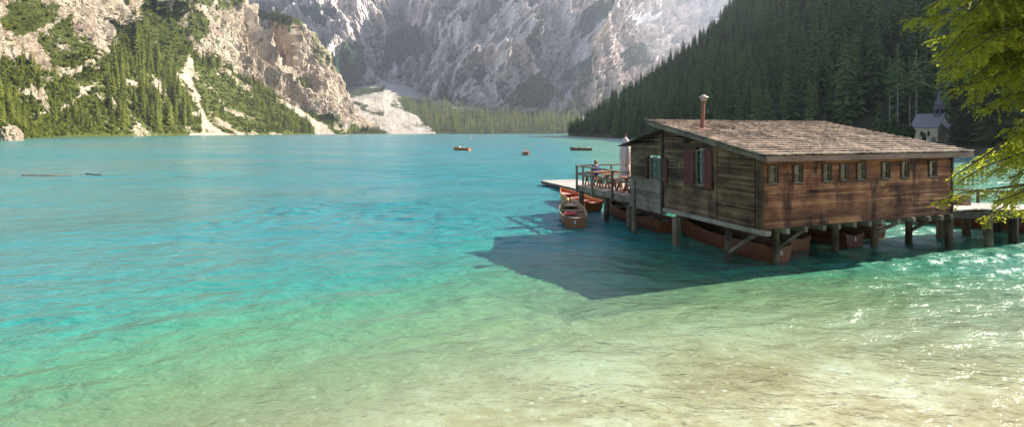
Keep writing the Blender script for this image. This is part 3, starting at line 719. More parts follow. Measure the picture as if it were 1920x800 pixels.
# ---- roof
rf = MB()
v0, v1, u0, u1 = -.33, 5.50, -.28, 9.10
rf.hexa([(u0+.02,v0,ztop(v0)-.12), (u1-.02,v0,ztop(v0)-.12), (u1-.02,v1,ztop(v1)-.12), (u0+.02,v1,ztop(v1)-.12), (u0+.02,v0,ztop(v0)-.05), (u1-.02,v0,ztop(v0)-.05), (u1-.02,v1,ztop(v1)-.05), (u0+.02,v1,ztop(v1)-.05)])
roof = rf.build('roof', w_dark, hut)
sh = MB(); ncourse = 20; step = (v1-v0+.10)/ncourse
for c in range(ncourse):
    va = v0-.09+c*step; uu = u0-.05+R.uniform(0, .04)
    while uu < u1+.02:
        wd = R.choice((.10,.13,.16,.2,.24))*R.uniform(.85, 1.15); j = R.uniform(-.022, .022); lift = R.uniform(0, .014)
        ue = min(uu+wd-.006, u1+.05)
        a, b = va+j, va+step*1.55; za, zb = ztop(va)-.045+.038, ztop(b)-.046
        t_ = .044
        sh.hexa([(uu,a,za+lift-.002), (ue,a,za+lift-.002+R.uniform(-.005,.005)), (ue,b,zb), (uu,b,zb), (uu,a,za+lift+t_), (ue,a,za+lift+t_+R.uniform(-.004,.006)), (ue,b,zb+t_*.3), (uu,b,zb+t_*.3)], 0, R.betavariate(2.2, 2))
        uu += wd
sh.build('shingles', w_shingle, roof)
fb = MB(); fb.bb((u0+.03, v0-.075, ztop(v0)-.215), (u1, v0-.04, ztop(v0)-.05)); fb.build('fascia', w_fascia, roof)
bgd = MB()
bgd.hexa([(u0-.035,v0-.06,ztop(v0)-.215), (u0+.025,v0-.06,ztop(v0)-.215), (u0+.025,v1,ztop(v1)-.21), (u0-.035,v1,ztop(v1)-.21), (u0-.035,v0-.06,ztop(v0)-.075), (u0+.025,v0-.06,ztop(v0)-.075), (u0+.025,v1,ztop(v1)-.07), (u0-.035,v1,ztop(v1)-.07)])
bgd.build('bargeboard', w_beam, roof)
bgd = MB(); bgd.hexa([(u1-.02,v0-.06,ztop(v0)-.2), (u1+.03,v0-.06,ztop(v0)-.2), (u1+.03,v1,ztop(v1)-.2), (u1-.02,v1,ztop(v1)-.2), (u1-.02,v0-.06,ztop(v0)-.06), (u1+.03,v0-.06,ztop(v0)-.06), (u1+.03,v1,ztop(v1)-.06), (u1-.02,v1,ztop(v1)-.06)])
bgd.build('bargeboard', w_fascia, roof)
for uu in (.02, 2.1, 4.2, 6.3, 8.46):
    r = MB(); r.hexa([(uu-.05,-.30,ztop(-.3)-.24), (uu+.05,-.30,ztop(-.3)-.24), (uu+.05,5.3,ztop(5.3)-.24), (uu-.05,5.3,ztop(5.3)-.24), (uu-.05,-.30,ztop(-.3)-.123), (uu+.05,-.30,ztop(-.3)-.123), (uu+.05,5.3,ztop(5.3)-.123), (uu-.05,5.3,ztop(5.3)-.123)]); r.build('rafter', w_dark, roof)
pu = MB(); pu.bb((-.30, 3.20, 3.87), (.25, 3.36, 4.04)); pu.build('purlin', w_dark, hut)
# lean-to roof: plank layers
lr = MB()
for i in range(9):
    va = 4.60+i*.335; vb = va+.40
    for (p, q) in board_spans(-.30, LU+.3, [], .25, .6):
        lr.hexa([(p,va,zlean(va)-.055), (q-.005,va,zlean(va)-.055), (q-.005,vb,zlean(vb)-.035), (p,vb,zlean(vb)-.035), (p,va,zlean(va)-.02), (q-.005,va,zlean(va)-.02), (q-.005,vb,zlean(vb)+.01), (p,vb,zlean(vb)+.01)])
lr.build('lean_to_roof', w_dark, hut)
ub = MB(); ub.bb((.01, 4.80, 4.2), (LU, 4.86, 4.58)); ub.bb((-.03, 4.70, 4.36), (.0, 5.06, ztop(4.9)-.15)); ub.build('upper_wall', w_gable, hut)
# chimney
cu, cv = .72, 3.5; cz = ztop(cv)
ch = MB(); ch.tube((cu, cv, cz-.15), (cu+.09, cv+.02, cz+1.08), .07, .07, 14); chim = ch.build('chimney', m_rust, hut, False)
cp = MB(); cp.lathe([(.105,1.05), (.105,1.10), (.06,1.10), (.06,1.16), (.175,1.16), (.165,1.185), (.02,1.28), (.0,1.285)], (cu+.09, cv+.02, cz), 14); cp.build('cap', m_cap, chim)
fl = MB(); fl.hexa([(cu-.3,cv-.28,ztop(cv-.28)+.012), (cu+.28,cv-.28,ztop(cv-.28)+.012), (cu+.28,cv+.24,ztop(cv+.24)+.012), (cu-.3,cv+.24,ztop(cv+.24)+.012), (cu-.3,cv-.28,ztop(cv-.28)+.045), (cu+.28,cv-.28,ztop(cv-.28)+.045), (cu+.28,cv+.24,ztop(cv+.24)+.03), (cu-.3,cv+.24,ztop(cv+.24)+.03)]); fl.build('flashing', m_rust, chim)
# ---- floor frame and piles
gb = MB(); gb.bb((-.10, -.22, 1.185), (.10, 4.72, 1.335)); gb.build('sill_beam', w_beam, hut)
gb = MB(); gb.bb((-.07, 4.74, 1.06), (.10, 7.12, 1.215)); gb.build('sill_beam', w_beam, hut)
for uu in [.83, 1.55, 2.32, 3.01, 3.72, 4.4, 5.0, 5.77, 6.5, 7.24, 7.9, 8.45]:
    j = MB(); j.bb((uu-.07, -.10-R.uniform(0, .07), 1.21+R.uniform(-.02, .0)), (uu+.07, 7.0, 1.353)); j.build('joist', w_beam, hut)
for vv in (1.58, 4.1, 6.5):
    j = MB(); j.bb((.12, vv-.09, 1.02), (8.5, vv+.09, 1.205)); j.build('girder', w_dark, hut)
def pile(u, v, top, r=.13, parent=None, bot=-3.2):
    p = MB(); p.tube((u, v, bot), (u+R.uniform(-.03, .03), v, top), r*1.05, r*.95, 12, 0, None, .16, 6)
    return p.build('pile', w_pile, parent)
for u, v in ((.2,1.60), (.03,4.10), (-.10,6.70), (2.6,1.56), (4.84,1.45), (6.99,1.56), (8.75,1.50), (2.6,4.1), (5.0,4.1), (7.0,4.1), (8.6,4.1), (2.4,6.5), (5.0,6.5), (8.4,6.6)):
    pile(u, v, 1.04 if v != 6.70 else 1.06, .122, hut)
pile(1.35, .75, 1.2, .11, hut)
def brace(p, q, parent):
    b = MB(); b.beam(p, q, .10, .10); b.build('brace', w_beam, parent)
brace((.12, 1.45, .35), (.05, .25, 1.19), hut)
brace((6.99, 1.45, .55), (8.15, .9, 1.2), hut); brace((8.75, 1.42, .5), (9.6, .9, 1.15), hut); brace((1.4, .8, .5), (2.3, .45, 1.2), hut)

# ---- terrace on the lake side
ter = empty('terrace', loc(0, 7.2), RZ, 'wooden terrace with railing on piles at the lake end of the boathouse', 'terrace')
O = 7.2
d = MB()
for i in range(42):
    a = .0+i*.145; d.bb((a, 0.0, 1.43), (a+.138, 4.95, 1.47))
d.build('deck', w_deck, ter)
d = MB(); d.bb((-.05, -.06, 1.20), (.0, 4.97, 1.46)); d.build('edge_board', w_beam, ter)
d = MB(); d.bb((.0, 4.955, 1.20), (6.08, 5.0, 1.46)); d.build('edge_board', w_beam, ter)
for vv in (.3, 2.2, 4.75):
    j = MB(); j.bb((.02, vv-.08, 1.10), (6.0, vv+.08, 1.425)); j.build('girder', w_dark, ter)
for vv, top in ((4.88, 2.50), (3.20, 2.50), (1.30, 2.50)):
    p = MB(); p.bb((-.14, vv-.05, 1.08), (-.055, vv+.05, top)); p.build('railing_post', w_beam, ter)
for uu in (.30, 2.0, 4.0, 5.9):
    p = MB(); p.bb((uu-.04, 4.90, 1.47), (uu+.04, 4.98, 2.46)); p.build('railing_post', w_beam, ter)
for zz, hh in ((2.46, .07), (2.02, .09)):
    r = MB(); r.bb((-.13 if zz > 2.3 else -.052, -.04, zz), (-.015 if zz > 2.3 else -.015, 5.02, zz+hh)); r.build('rail', w_beam, ter)
    r = MB(); r.bb((-.012, 4.90 if zz > 2.3 else 4.985, zz+.002), (6.0, 5.0 if zz > 2.3 else 5.03, zz+hh+.002)); r.build('rail', w_beam, ter)
for u, v in ((.15,4.85), (.12,2.2), (.2,.3), (3,4.7), (5.6,4.7), (3,2.2), (5.6,2.2)): pile(u, v, 1.12, .135, ter, -4.5)

# ---- floating pontoon beyond
pon = empty('pontoon', loc(3.5, 13.0), RZ, 'pale low plank pontoon floating beyond the terrace', 'pontoon')
d = MB()
for i in range(84): d.bb((0, i*.15, .34), (3.2, i*.15+.142, .38))
d.build('deck', w_deck, pon)
d = MB(); d.bb((.02, 0, .12), (.10, 12.6, .335)); d.bb((3.1, 0, .12), (3.18, 12.6, .335)); d.bb((.11, 12.5, .12), (3.09, 12.58, .335)); d.build('frame', w_beam, pon)
for k_ in range(5): f = MB(); f.bb((.15, .3+k_*2.6, -.25), (3.05, 1.6+k_*2.6, .30)); f.build('float', w_dark, pon)

# ---- walkway to the shore on the right
wk = empty('walkway', loc(9.4, 0), RZ, 'plank walkway on piles leading from the boathouse to the right shore', 'walkway')
wz = lambda u: 1.47-.07*max(u-.6, 0)
d = MB()
for i in range(106):
    a = -.75+i*.15; d.hexa([(a,.02,wz(a)-.045), (a+.142,.02,wz(a)-.045), (a+.142,2.3,wz(a)-.045), (a,2.3,wz(a)-.045), (a,.02+R.uniform(-.03,.02),wz(a)), (a+.142,.02+R.uniform(-.03,.02),wz(a)), (a+.142,2.3,wz(a)), (a,2.3,wz(a))])
d.build('deck', w_deck, wk)
for vv in (.10, 2.1):
    b = MB(); b.hexa([(-.7,vv-.09,wz(-.7)-.27), (15,vv-.09,wz(15)-.27), (15,vv+.09,wz(15)-.27), (-.7,vv+.09,wz(-.7)-.27), (-.7,vv-.09,wz(-.7)-.048), (15,vv-.09,wz(15)-.048), (15,vv+.09,wz(15)-.048), (-.7,vv+.09,wz(-.7)-.048)]); b.build('girder', w_dark, wk)
for u, v in ((1.55,.12), (3.05,.10), (-.35,.3), (1.55,1.72), (3.2,1.72), (5.2,.1), (5.2,1.7), (7.5,.1), (7.5,1.7), (10,.1), (10,1.7)): pile(u, v, wz(u)-.26, .14, wk)
for u in (.3, 2.6, 5.0, 7.4, 10):
    p = MB(); p.bb((u-.05, 2.22, wz(u)-.2), (u+.05, 2.30, wz(u)+.62)); p.build('railing_post', w_beam, wk)
r = MB(); r.hexa([(.2,2.31,wz(.2)+.50), (11,2.31,wz(11)+.50), (11,2.36,wz(11)+.50), (.2,2.36,wz(.2)+.50), (.2,2.31,wz(.2)+.60), (11,2.31,wz(11)+.60), (11,2.36,wz(11)+.60), (.2,2.36,wz(.2)+.60)]); r.build('rail', w_beam, wk)
# wooden planter box on the walkway
bx = empty('wooden_box', loc(11.0, 1.1, wz(1.6)), RZ, 'brown wooden box standing on the walkway deck', 'box')
b = MB()
for i in range(3): b.bb((-.3, -.25, .01+i*.12), (.3, -.22, .125+i*.12)); b.bb((-.3, .22, .01+i*.12), (.3, .25, .125+i*.12)); b.bb((-.3, -.219, .01+i*.12), (-.27, .219, .125+i*.12)); b.bb((.27, -.219, .01+i*.12), (.3, .219, .125+i*.12))
b.build('side_boards', w_long, bx); b = MB(); b.bb((-.33, -.28, .372), (.33, .28, .40)); b.build('lid', w_long, bx)
# ================================================================== BOATS
def varnish(name, a, b, c):
    m, n, out = nodes(name); t = NT(n); o = t.obj()
    g = t.noise(t.mapped(o, (18, 1.2, 30)), 1.0, 5, .6); k = t.math('ADD', t.math('MULTIPLY', g, .6), t.math('MULTIPLY', t.attr('tone'), .4))
    t.lk(t.bsdf(t.ramp(k, [(.25, a), (.5, b), (.75, c)]), .42, .4, t.bump(g, .2, .004)), out.inputs[0]); return m
v_orange = varnish('orange_varnish', (.26,.075,.018), (.42,.14,.035), (.52,.21,.06))
v_brown = varnish('brown_varnish', (.080,.028,.010), (.17,.062,.021), (.27,.11,.042))
v_red = varnish('red_brown_varnish', (.08,.022,.008), (.16,.048,.016), (.24,.08,.028))
v_honey = varnish('honey_wood', (.34,.21,.10), (.50,.34,.18), (.64,.48,.28))
v_in = varnish('boat_inside', (.08,.036,.014), (.16,.08,.032), (.26,.14,.06))
m_anti = plain('bottom_paint', (.22,.06,.045), .6, .3, .25, 8)
m_white = plain('white_paint', (.75,.72,.68), .6, .3, .08, 10)
m_pink = plain('sunlit_seat_pink', (.62,.27,.22), .6, .3, .15, 8)  # pale pink: sunlight on the seats put into their colour
def boat_section(k, Bm, D):
    """half breadth and sheer height along the boat, 0 at the transom, 1 at the stem"""
    wd = .5*Bm*(.80+.20*math.sin(min(k/.45, 1)*PI/2)) if k < .45 else .5*Bm*max(1-((k-.45)/.55)**2.3, 0)
    sh_ = D+.10*(1-k/.35)**2*(k < .35)*.6+.26*max(k-.35, 0)**1.8/.46
    return max(wd, .012), sh_
def rowboat(pos, az, label, mat=None, L=5.0, Bm=1.32, D=.50, number=None, plate=False, inner=None, group=None, gun=None, thw=None, oars=None, cat='rowing boat', floor=True):
    """az: heading of the bow, radians clockwise from the view axis"""
    mat = mat or v_brown; inner = inner or v_in; gun = gun or v_honey; thw = thw or v_honey
    o = empty('rowing_boat', (pos[0], pos[1], .0), -az, label, cat, group)
    N = 18; KS = [(0,-.16), (.45,-.13), (.78,.0), (.93,.22), (1.0,None)]
    def ring(k, ins):
        wd, s = boat_section(k, Bm, D); pts = []
        rise = .30*max(k-.75, 0)*2
        for fx, fz in KS:
            zz = s if fz is None else fz*(1-.25*k)+rise*(1 if fz < 0 else .3)
            zz = min(zz, s)
            pts.append((max(wd*fx-ins*(fx > 0), 0 if fx == 0 else .004), zz+(ins*1.0 if fz is not None and fz < .1 else 0)))
        return [(-a, b) for a, b in pts[:0:-1]]+pts
    for nm, ins, mt in (('hull', 0.0, [mat, m_anti]), ('lining', .028, [inner])):
        mb = MB(); nr = len(KS)*2-1
        for j in range(nr-1):                      # one strake after the other
            vs, fs = [], []
            lap = .010 if nm == 'hull' else 0
            for i in range(N+1):
                k = i/N; r = ring(k, ins); y = k*L*(1.0) if nm == 'hull' else .03+k*(L-.12)
                for q in (j, j+1):
                    sx = 1 if r[q][0] >= 0 else -1
                    upper = (q == j+1) if r[j][0] >= 0 else (q == j)
                    vs.append((r[q][0]+sx*(lap if not upper else 0)*(abs(r[q][0]) > .05), y+.12*max(r[q][1], 0)*k**6, r[q][1]))
            for i in range(N): fs.append((2*i, 2*i+2, 2*i+3, 2*i+1) if nm == 'hull' else (2*i, 2*i+1, 2*i+3, 2*i+2))
            low = min(ring(.3, 0)[j][1], ring(.3, 0)[j+1][1]) < .0 and nm == 'hull' and max(ring(.3, 0)[j][1], ring(.3, 0)[j+1][1]) < .05
            mb.add(vs, fs, 1 if low else 0)
        mb.build(nm, mt, o)
    # transom: a thick board following the section, hollowed at the top
    r = ring(0, 0); tb = MB(); vs = []
    top = [(r[0][0]+(r[-1][0]-r[0][0])*i/8, r[0][1]-.10*math.sin(PI*i/8)) for i in range(1, 8)][::-1]
    poly = r+top
    for y in (-.035, .0): vs += [(a, y, b) for a, b in poly]
    n_ = len(poly)
    tb.add(vs, [tuple(range(n_)), tuple(range(2*n_-1, n_-1, -1))]+[(i, n_+i, n_+(i+1) % n_, (i+1) % n_) for i in range(n_)], 0)
    tb.bb((r[2][0]+.05, -.045, .0), (-r[2][0]-.05, -.036, .055), 1)
    trm = tb.build('transom', [mat, m_anti], o)
    if plate: p = MB(); p.bb((-.03, -.052, .22), (.03, -.0365, .36)); p.build('plate', m_white, trm)
    if number:
        cu_ = bpy.data.curves.new('number', 'FONT'); cu_.body = number; cu_.size = .22; cu_.align_x = 'CENTER'; cu_.extrude = .004
        tmp = bpy.data.objects.new('number', cu_); COL.objects.link(tmp)
        bpy.context.view_layer.update(); me = bpy.data.meshes.new_from_object(tmp.evaluated_get(bpy.context.evaluated_depsgraph_get()))
        bpy.data.objects.remove(tmp)
        nb = bpy.data.objects.new('number', me); COL.objects.link(nb); nb.parent = trm; me.materials.clear(); me.materials.append(m_white)
        nb.rotation_euler = (PI/2, 0, 0); nb.location = (.02, -.046, .24)
    for sx in (-1, 1):
        g = MB()
        for i in range(N):
            (w0, s0), (w1, s1) = boat_section(i/N, Bm, D), boat_section((i+1)/N, Bm, D)
            y0, y1 = i/N*L+.12*s0*(i/N)**6, (i+1)/N*L+.12*s1*((i+1)/N)**6
            a = [(sx*(w0-.035),y0,s0-.01), (sx*(w0+.022),y0,s0-.01), (sx*(w1+.022),y1,s1-.01), (sx*max(w1-.035, 0),y1,s1-.01)]
            g.hexa(a+[(p[0], p[1], p[2]+.04) for p in a], 0, .5)
        g.build('gunwale', gun, o)
    for k in (.13, .36, .58, .80):
        wd, s = boat_section(k, Bm, D); t_ = MB(); zz = s-.13
        hw = .92*wd-.03
        t_.bb((-hw, k*L-.13 if k > .2 else .05, zz-.03), (hw, k*L+.13 if k < .7 else k*L+.45, zz)) if k < .7 else t_.hexa([(-hw,k*L-.12,zz-.03), (hw,k*L-.12,zz-.03), (.10,k*L+.75,zz+.03), (-.10,k*L+.75,zz+.03), (-hw,k*L-.12,zz), (hw,k*L-.12,zz), (.10,k*L+.75,zz+.06), (-.10,k*L+.75,zz+.06)])
        t_.build('thwart', thw, o)
    if floor:
        f = MB()
        for i in range(5): f.bb((-.36+i*.15, .35, -.035), (-.225+i*.15, L*.74, -.012))
        f.build('floorboards', inner, o)
    s = MB(); s.beam((0, L-.02, -.1), (0, L+.10, D+.30), .05, .07); s.build('stem', gun, o)
    if oars:
        for sx in (-1, 1):
            a = MB(); a.tube((sx*.25, L*.42, D+.22), (sx*(1.9), L*.42-.35*oars, .12), .022, .02, 8); a.beam((sx*1.85, L*.42-.34*oars, .125), (sx*2.45, L*.42-.50*oars, .02), .14, .025); a.build('oar', v_orange, o)
    return o
def lv(du, dv): return (du*CU-dv*SU, du*SU+dv*CU)
AZA = -RZ
rowboat((2.79, 22.15), .06, 'open brown rowing boat with red ring inside, moored left of the terrace', v_brown, 4.5, 1.26, .50, plate=True, inner=v_honey)  # honey lining: brightness of the sunlit inside put into its colour
ring_ = MB(); N = 26; vs = []; fs = []
for i in range(N):
    for j in range(8):
        a, b = 2*PI*i/N, 2*PI*j/8; vs.append(((.26+.06*math.cos(b))*math.cos(a), (.26+.06*math.cos(b))*math.sin(a), .06*math.sin(b)))
for i in range(N):
    for j in range(8): fs.append((i*8+j, ((i+1) % N)*8+j, ((i+1) % N)*8+(j+1) % 8, i*8+(j+1) % 8))
ring_.add(vs, fs, 0, .5)
rg = ring_.build('life_ring', plain('red_ring', (.55,.10,.07), .6, .3, .15), None, True); rg.location = (2.74, 23.4, .475); rg.rotation_euler = (.0, 0.0, 0); tag(rg, 'red life ring lying on a seat of the open moored boat', 'life ring')
p = loc(1.05, 12.35); rowboat((p.x, p.y), AZA+.05, 'orange rowing boat with seats coloured pale pink as if sunlit under the terrace corner', v_orange, 4.6, 1.35, .50, inner=v_orange, gun=v_orange, thw=m_pink)
p = loc(1.30, 6.30); rowboat((p.x, p.y), AZA+.02, 'brown rowing boat under the boathouse between the second and third lakeside piles', v_brown, 5.0, 1.2, .50, gun=v_brown, thw=m_white)
p = loc(1.62, .92); rowboat((p.x, p.y), AZA+.05, 'big red brown rowing boat numbered 28 beside the corner pile', v_red, 5.2, 1.28, .52, number='28', gun=v_brown, thw=v_in, inner=v_in)
p = loc(3.72, 1.95); rowboat((p.x, p.y), AZA, 'brown rowing boat showing its blank transom under the long wall', v_brown, 4.8, 1.25, .46, gun=v_brown, thw=v_in)
p = loc(6.15, 1.72); rowboat((p.x, p.y), AZA-.02, 'light brown rowing boat with small white plate on its transom under the boathouse', v_brown, 4.8, 1.25, .47, plate=True, gun=v_brown, thw=v_in)
p = loc(8.42, 2.45); rowboat((p.x, p.y), AZA-.05, 'dark red rowing boat under the far right corner of the boathouse', v_red, 4.8, 1.25, .48, gun=v_red, thw=v_in)
rowboat((22.6, 21.5), math.radians(-52), 'long red brown rowing boat with bright red inside moored behind the walkway piles', v_red, 6.0, 1.35, .58, inner=v_orange, gun=v_red, thw=v_orange)

# ================================================================== PEOPLE
m_skin = plain('skin', (.50,.31,.22), .6, .3, .08, 6); m_jean = plain('dark_trousers', (.05,.06,.10), .85, .1, .2, 12)
m_hair = plain('brown_hair', (.19,.13,.085), .7, .2, .3, 30); m_shoe = plain('shoe_leather', (.05,.04,.035), .6)
SHIRT = {'white': plain('white_shirt', (.72,.72,.70), .85, .1, .08), 'red': plain('red_shirt', (.5,.05,.04), .85, .1, .15), 'blue': plain('blue_shirt', (.06,.12,.38), .85, .1, .2), 'grey': plain('grey_shirt', (.30,.31,.32), .85, .1, .2)}
def person(pos, face, shirt, label, group=None, arms='lap', hair=None, twist=0.0):
    """seated figure: seat level at pos.z, facing `face` (radians clockwise from the view axis); one skinned body"""
    V, E, RD, MT = [], [], [], []
    def add(p, r, par=None, mt=0):
        V.append(p); RD.append(r); MT.append(mt)
        if par is not None: E.append((par, len(V)-1))
        return len(V)-1
    pel = add((0,0,.10), .145, None, 1); sp = add((0,-.01,.27), .125, pel, 1); chs = add((0,.0,.44), .145, sp, 1); nk = add((0,.01,.585), .058, chs, 0)
    jaw = add((0,.03,.655), .075, nk, 0); hd = add((0,.025,.745), .10, jaw, 0); add((0,.015,.80), .075, hd, 0); add((0,.122,.715), .018, hd, 0)
    for s in (-1, 1):
        add((s*.098,.01,.725), .018, hd, 0)
        sh_ = add((s*.175,0,.50), .068, chs, 1)
        if arms == 'row': el, wr = (s*.26,.16,.30), (s*.22,.42,.30)
        elif arms == 'up': el, wr = (s*.30,.14,.36), (s*.26,.34,.52)
        else: el, wr = (s*.25,.02,.24), (s*.17,.26,.19)
        e = add(el, .046, sh_, 1); w_ = add(wr, .032, e, 0); d = (Vector(wr)-Vector(el)).normalized()
        pm = add(tuple(Vector(wr)+d*.07), .036, w_, 0)
        b = Vector(wr)+d*.07; side = d.cross(Vector((0,0,1))).normalized()
        for q in range(4):
            f0 = add(tuple(b+d*.045+side*(q-1.5)*.02), .010, pm, 0); add(tuple(b+d*(.085-.008*abs(q-1.4))+side*(q-1.5)*.022-Vector((0,0,.02))), .008, f0, 0)
        add(tuple(b-d*.01-side*s*.055-Vector((0,0,.012))), .011, pm, 0)
        hp = add((s*.095,.04,.085), .095, pel, 2); kn = add((s*.13,.42,.10), .068, hp, 2); an = add((s*.12,.44,-.30), .044, kn, 2); ft = add((s*.12,.46,-.38), .042, an, 3); add((s*.13,.60,-.405), .036, ft, 3)
    me = bpy.data.meshes.new('body'); me.from_pydata(V, E, [])
    tmp = bpy.data.objects.new('body', me); COL.objects.link(tmp)
    sk = tmp.modifiers.new('s', 'SKIN'); sk.use_smooth_shade = True
    for i, d_ in enumerate(me.skin_vertices[0].data): d_.radius = (RD[i], RD[i]*(.78 if MT[i] == 1 and RD[i] > .1 else 1)); d_.use_root = (i == 0)
    sb = tmp.modifiers.new('b', 'SUBSURF'); sb.levels = 1; sb.render_levels = 1
    bpy.context.view_layer.update()
    m2 = bpy.data.meshes.new_from_object(tmp.evaluated_get(bpy.context.evaluated_depsgraph_get())); bpy.data.objects.remove(tmp); m2.name = 'body'
    m2.materials.clear()
    for mm in (m_skin, SHIRT[shirt], m_jean, m_shoe): m2.materials.append(mm)
    A = np.array(V); 
    for pl in m2.polygons:
        c = np.array(pl.center); best, bm = 1e9, 0
        for (a, b) in E:
            pa, pb = A[a], A[b]; ab = pb-pa; t_ = np.clip(np.dot(c-pa, ab)/max(np.dot(ab, ab), 1e-9), 0, 1); dd = np.linalg.norm(c-pa-ab*t_)-.3*(RD[a]*(1-t_)+RD[b]*t_)
            if dd < best: best, bm = dd, (MT[a] if t_ < .5 else MT[b])
        pl.material_index = bm
    o = empty('person', pos, -face, label, 'person', group)
    bo = bpy.data.objects.new('body', m2); COL.objects.link(bo); bo.parent = o
    h = MB(); n_ = 12; prof = [(.045,.845), (.082,.825), (.104,.785), (.110,.745), (.106,.70), (.098,.665)]; vs = [(0,.005,.853)]; fs = []
    for r_, z in prof:
        for j in range(n_):
            a = 2*PI*j/n_; yy = math.sin(a); cut = .0 if yy < .25 or z > .77 else .05*(yy-.25)
            vs.append((r_*math.cos(a)*.96, .012+r_*yy*1.08-cut, z+R.uniform(-.004, .004)+(.035 if (yy > .55 and z < .72) else 0)+(.06 if (yy > .55 and z < .69) else 0)))
    for j in range(n_): fs.append((0, 1+j, 1+(j+1) % n_))
    for i in range(len(prof)-1):
        for j in range(n_):
            if i >= 2 and math.sin(2*PI*(j+.5)/n_) > .45: continue
            fs.append((1+i*n_+j, 1+(i+1)*n_+j, 1+(i+1)*n_+(j+1) % n_, 1+i*n_+(j+1) % n_))
    h.add(vs, fs, 0, .5); h.build('hair', hair or m_hair, o, True)
    for s in (-1, 1):
        e = MB(); e.lathe([(.0,-.012), (.009,-.008), (.012,0), (.009,.008), (0,.012)], (s*.038,.115,.755), 8); e.build('eye', m_shoe, o)
    return o
# far boats with their rowers
b1 = rowboat((-9.9, 117.0), math.radians(-62), 'orange rowing boat with two people, leftmost on the open lake', v_orange, 4.4, 1.5, .52, inner=v_orange, gun=v_orange)
def aboard(b, k, shirt, label, face_off=0.0, arms='lap', dx=0.0, dz=.36):
    a = -b.rotation_euler[2]; L = 4.6
    x, y = dx, k*L
    return person((b.location.x+x*math.cos(a)+y*math.sin(a), b.location.y-x*math.sin(a)+y*math.cos(a), dz), a+face_off, shirt, label, 'people in the boats on the lake', arms)
aboard(b1, .36, 'grey', 'person in grey sitting at the stern of the orange boat', 0)
aboard(b1, .58, 'white', 'person in white sitting towards the bow of the orange boat', PI, 'row')
b2 = rowboat((2.43, 92.8), .10, 'small rowing boat with oars out, in the middle of the three on the lake', v_red, 4.4, 1.4, .48, oars=1, gun=v_honey)
aboard(b2, .36, 'white', 'person in white rowing the middle boat', PI, 'row'); aboard(b2, .58, 'red', 'person in red sitting behind the rower of the middle boat', 0, dx=.14)
b3 = rowboat((18.6, 117.2), math.radians(-88), 'dark red rowing boat with four people sitting in a row', v_red, 4.9, 1.35, .5, gun=v_brown)
for k, sh_, w_ in ((.14, 'white', 'person in white at the stern of the dark red boat'), (.36, 'grey', 'person in grey in the dark red boat'), (.58, 'red', 'person in red in the dark red boat'), (.80, 'white', 'person in white at the bow of the dark red boat')): aboard(b3, k, sh_, w_, PI if k == .58 else 0)
by = MB(); by.lathe([(0,-.5), (.45,-.4), (.62,0), (.5,.4), (.2,.62), (.12,1.0), (0,1.05)], (0,0,.15), 14)
o = by.build('buoy', plain('buoy_paint', (.62,.36,.26), .6), None, True); o.location = (-28.5, 345, 0); tag(o, 'pale orange buoy floating far out behind the boats', 'buoy')

# ================================================================== TERRACE FURNITURE
w_bench = wood('bench_wood', (.12,.045,.02), (.24,.095,.045), (.36,.16,.08), (2,20,20), .6)
def picnic(u, v, label_t, labels_b):
    q = loc(u, v, 1.47); t_ = empty('table', q, RZ, label_t, 'table', 'tables on the terrace')
    for i in range(4): pass
    tp = MB()
    for i in range(5): tp.bb((-.80, -.35+i*.142, .71), (.80, -.35+i*.142+.134, .745))
    tp.build('tabletop', w_bench, t_)
    for s in (-1, 1):
        lg = MB(); lg.beam((s*.58,-.28,.0), (s*.58,.10,.705), .05, .09); lg.beam((s*.58+.052,.28,.0), (s*.58+.052,-.10,.705), .05, .09); lg.build('leg', w_bench, t_)
    st = MB(); st.bb((-.55, -.03, .30), (.55, .03, .37)); st.build('stretcher', w_bench, t_)
    for s, lb in zip((-1, 1), labels_b):
        q = loc(u, v+s*.62, 1.47); b = empty('bench', q, RZ, lb, 'bench', 'benches on the terrace')
        sb = MB(); sb.bb((-.80, -.15, .42), (.80, -.008, .455)); sb.bb((-.80, .008, .42), (.80, .15, .455)); sb.build('seat', w_bench, b)
        for sx in (-1, 1):
            l_ = MB(); l_.beam((sx*.55,-.20,.0), (sx*.55,-.03,.415), .05, .08); l_.beam((sx*.55,.20,.0), (sx*.55,.03,.415), .05, .08); l_.bb((sx*.55-.02, -.12, .2), (sx*.55+.02, .12, .26)); l_.build('leg', w_bench, b)
picnic(1.05, 8.25, 'brown wooden table on the terrace nearest the boathouse wall', ('brown bench between the boathouse wall and the first table', 'brown bench on the lake side of the first table'))
picnic(1.05, 9.95, 'brown wooden table in the middle of the terrace', ('brown bench on the boathouse side of the middle table', 'brown bench on the lake side of the middle table'))
picnic(1.05, 11.45, 'brown wooden table by the outer corner of the terrace railing', ('brown bench on the boathouse side of the corner table', 'brown bench against the end railing where the person sits'))
q = loc(1.02, 12.07, 1.47+.455); person((q.x, q.y, q.z-.0), -RZ+PI*.06, 'blue', 'person in blue sitting on the terrace bench looking over the lake', None, 'lap')
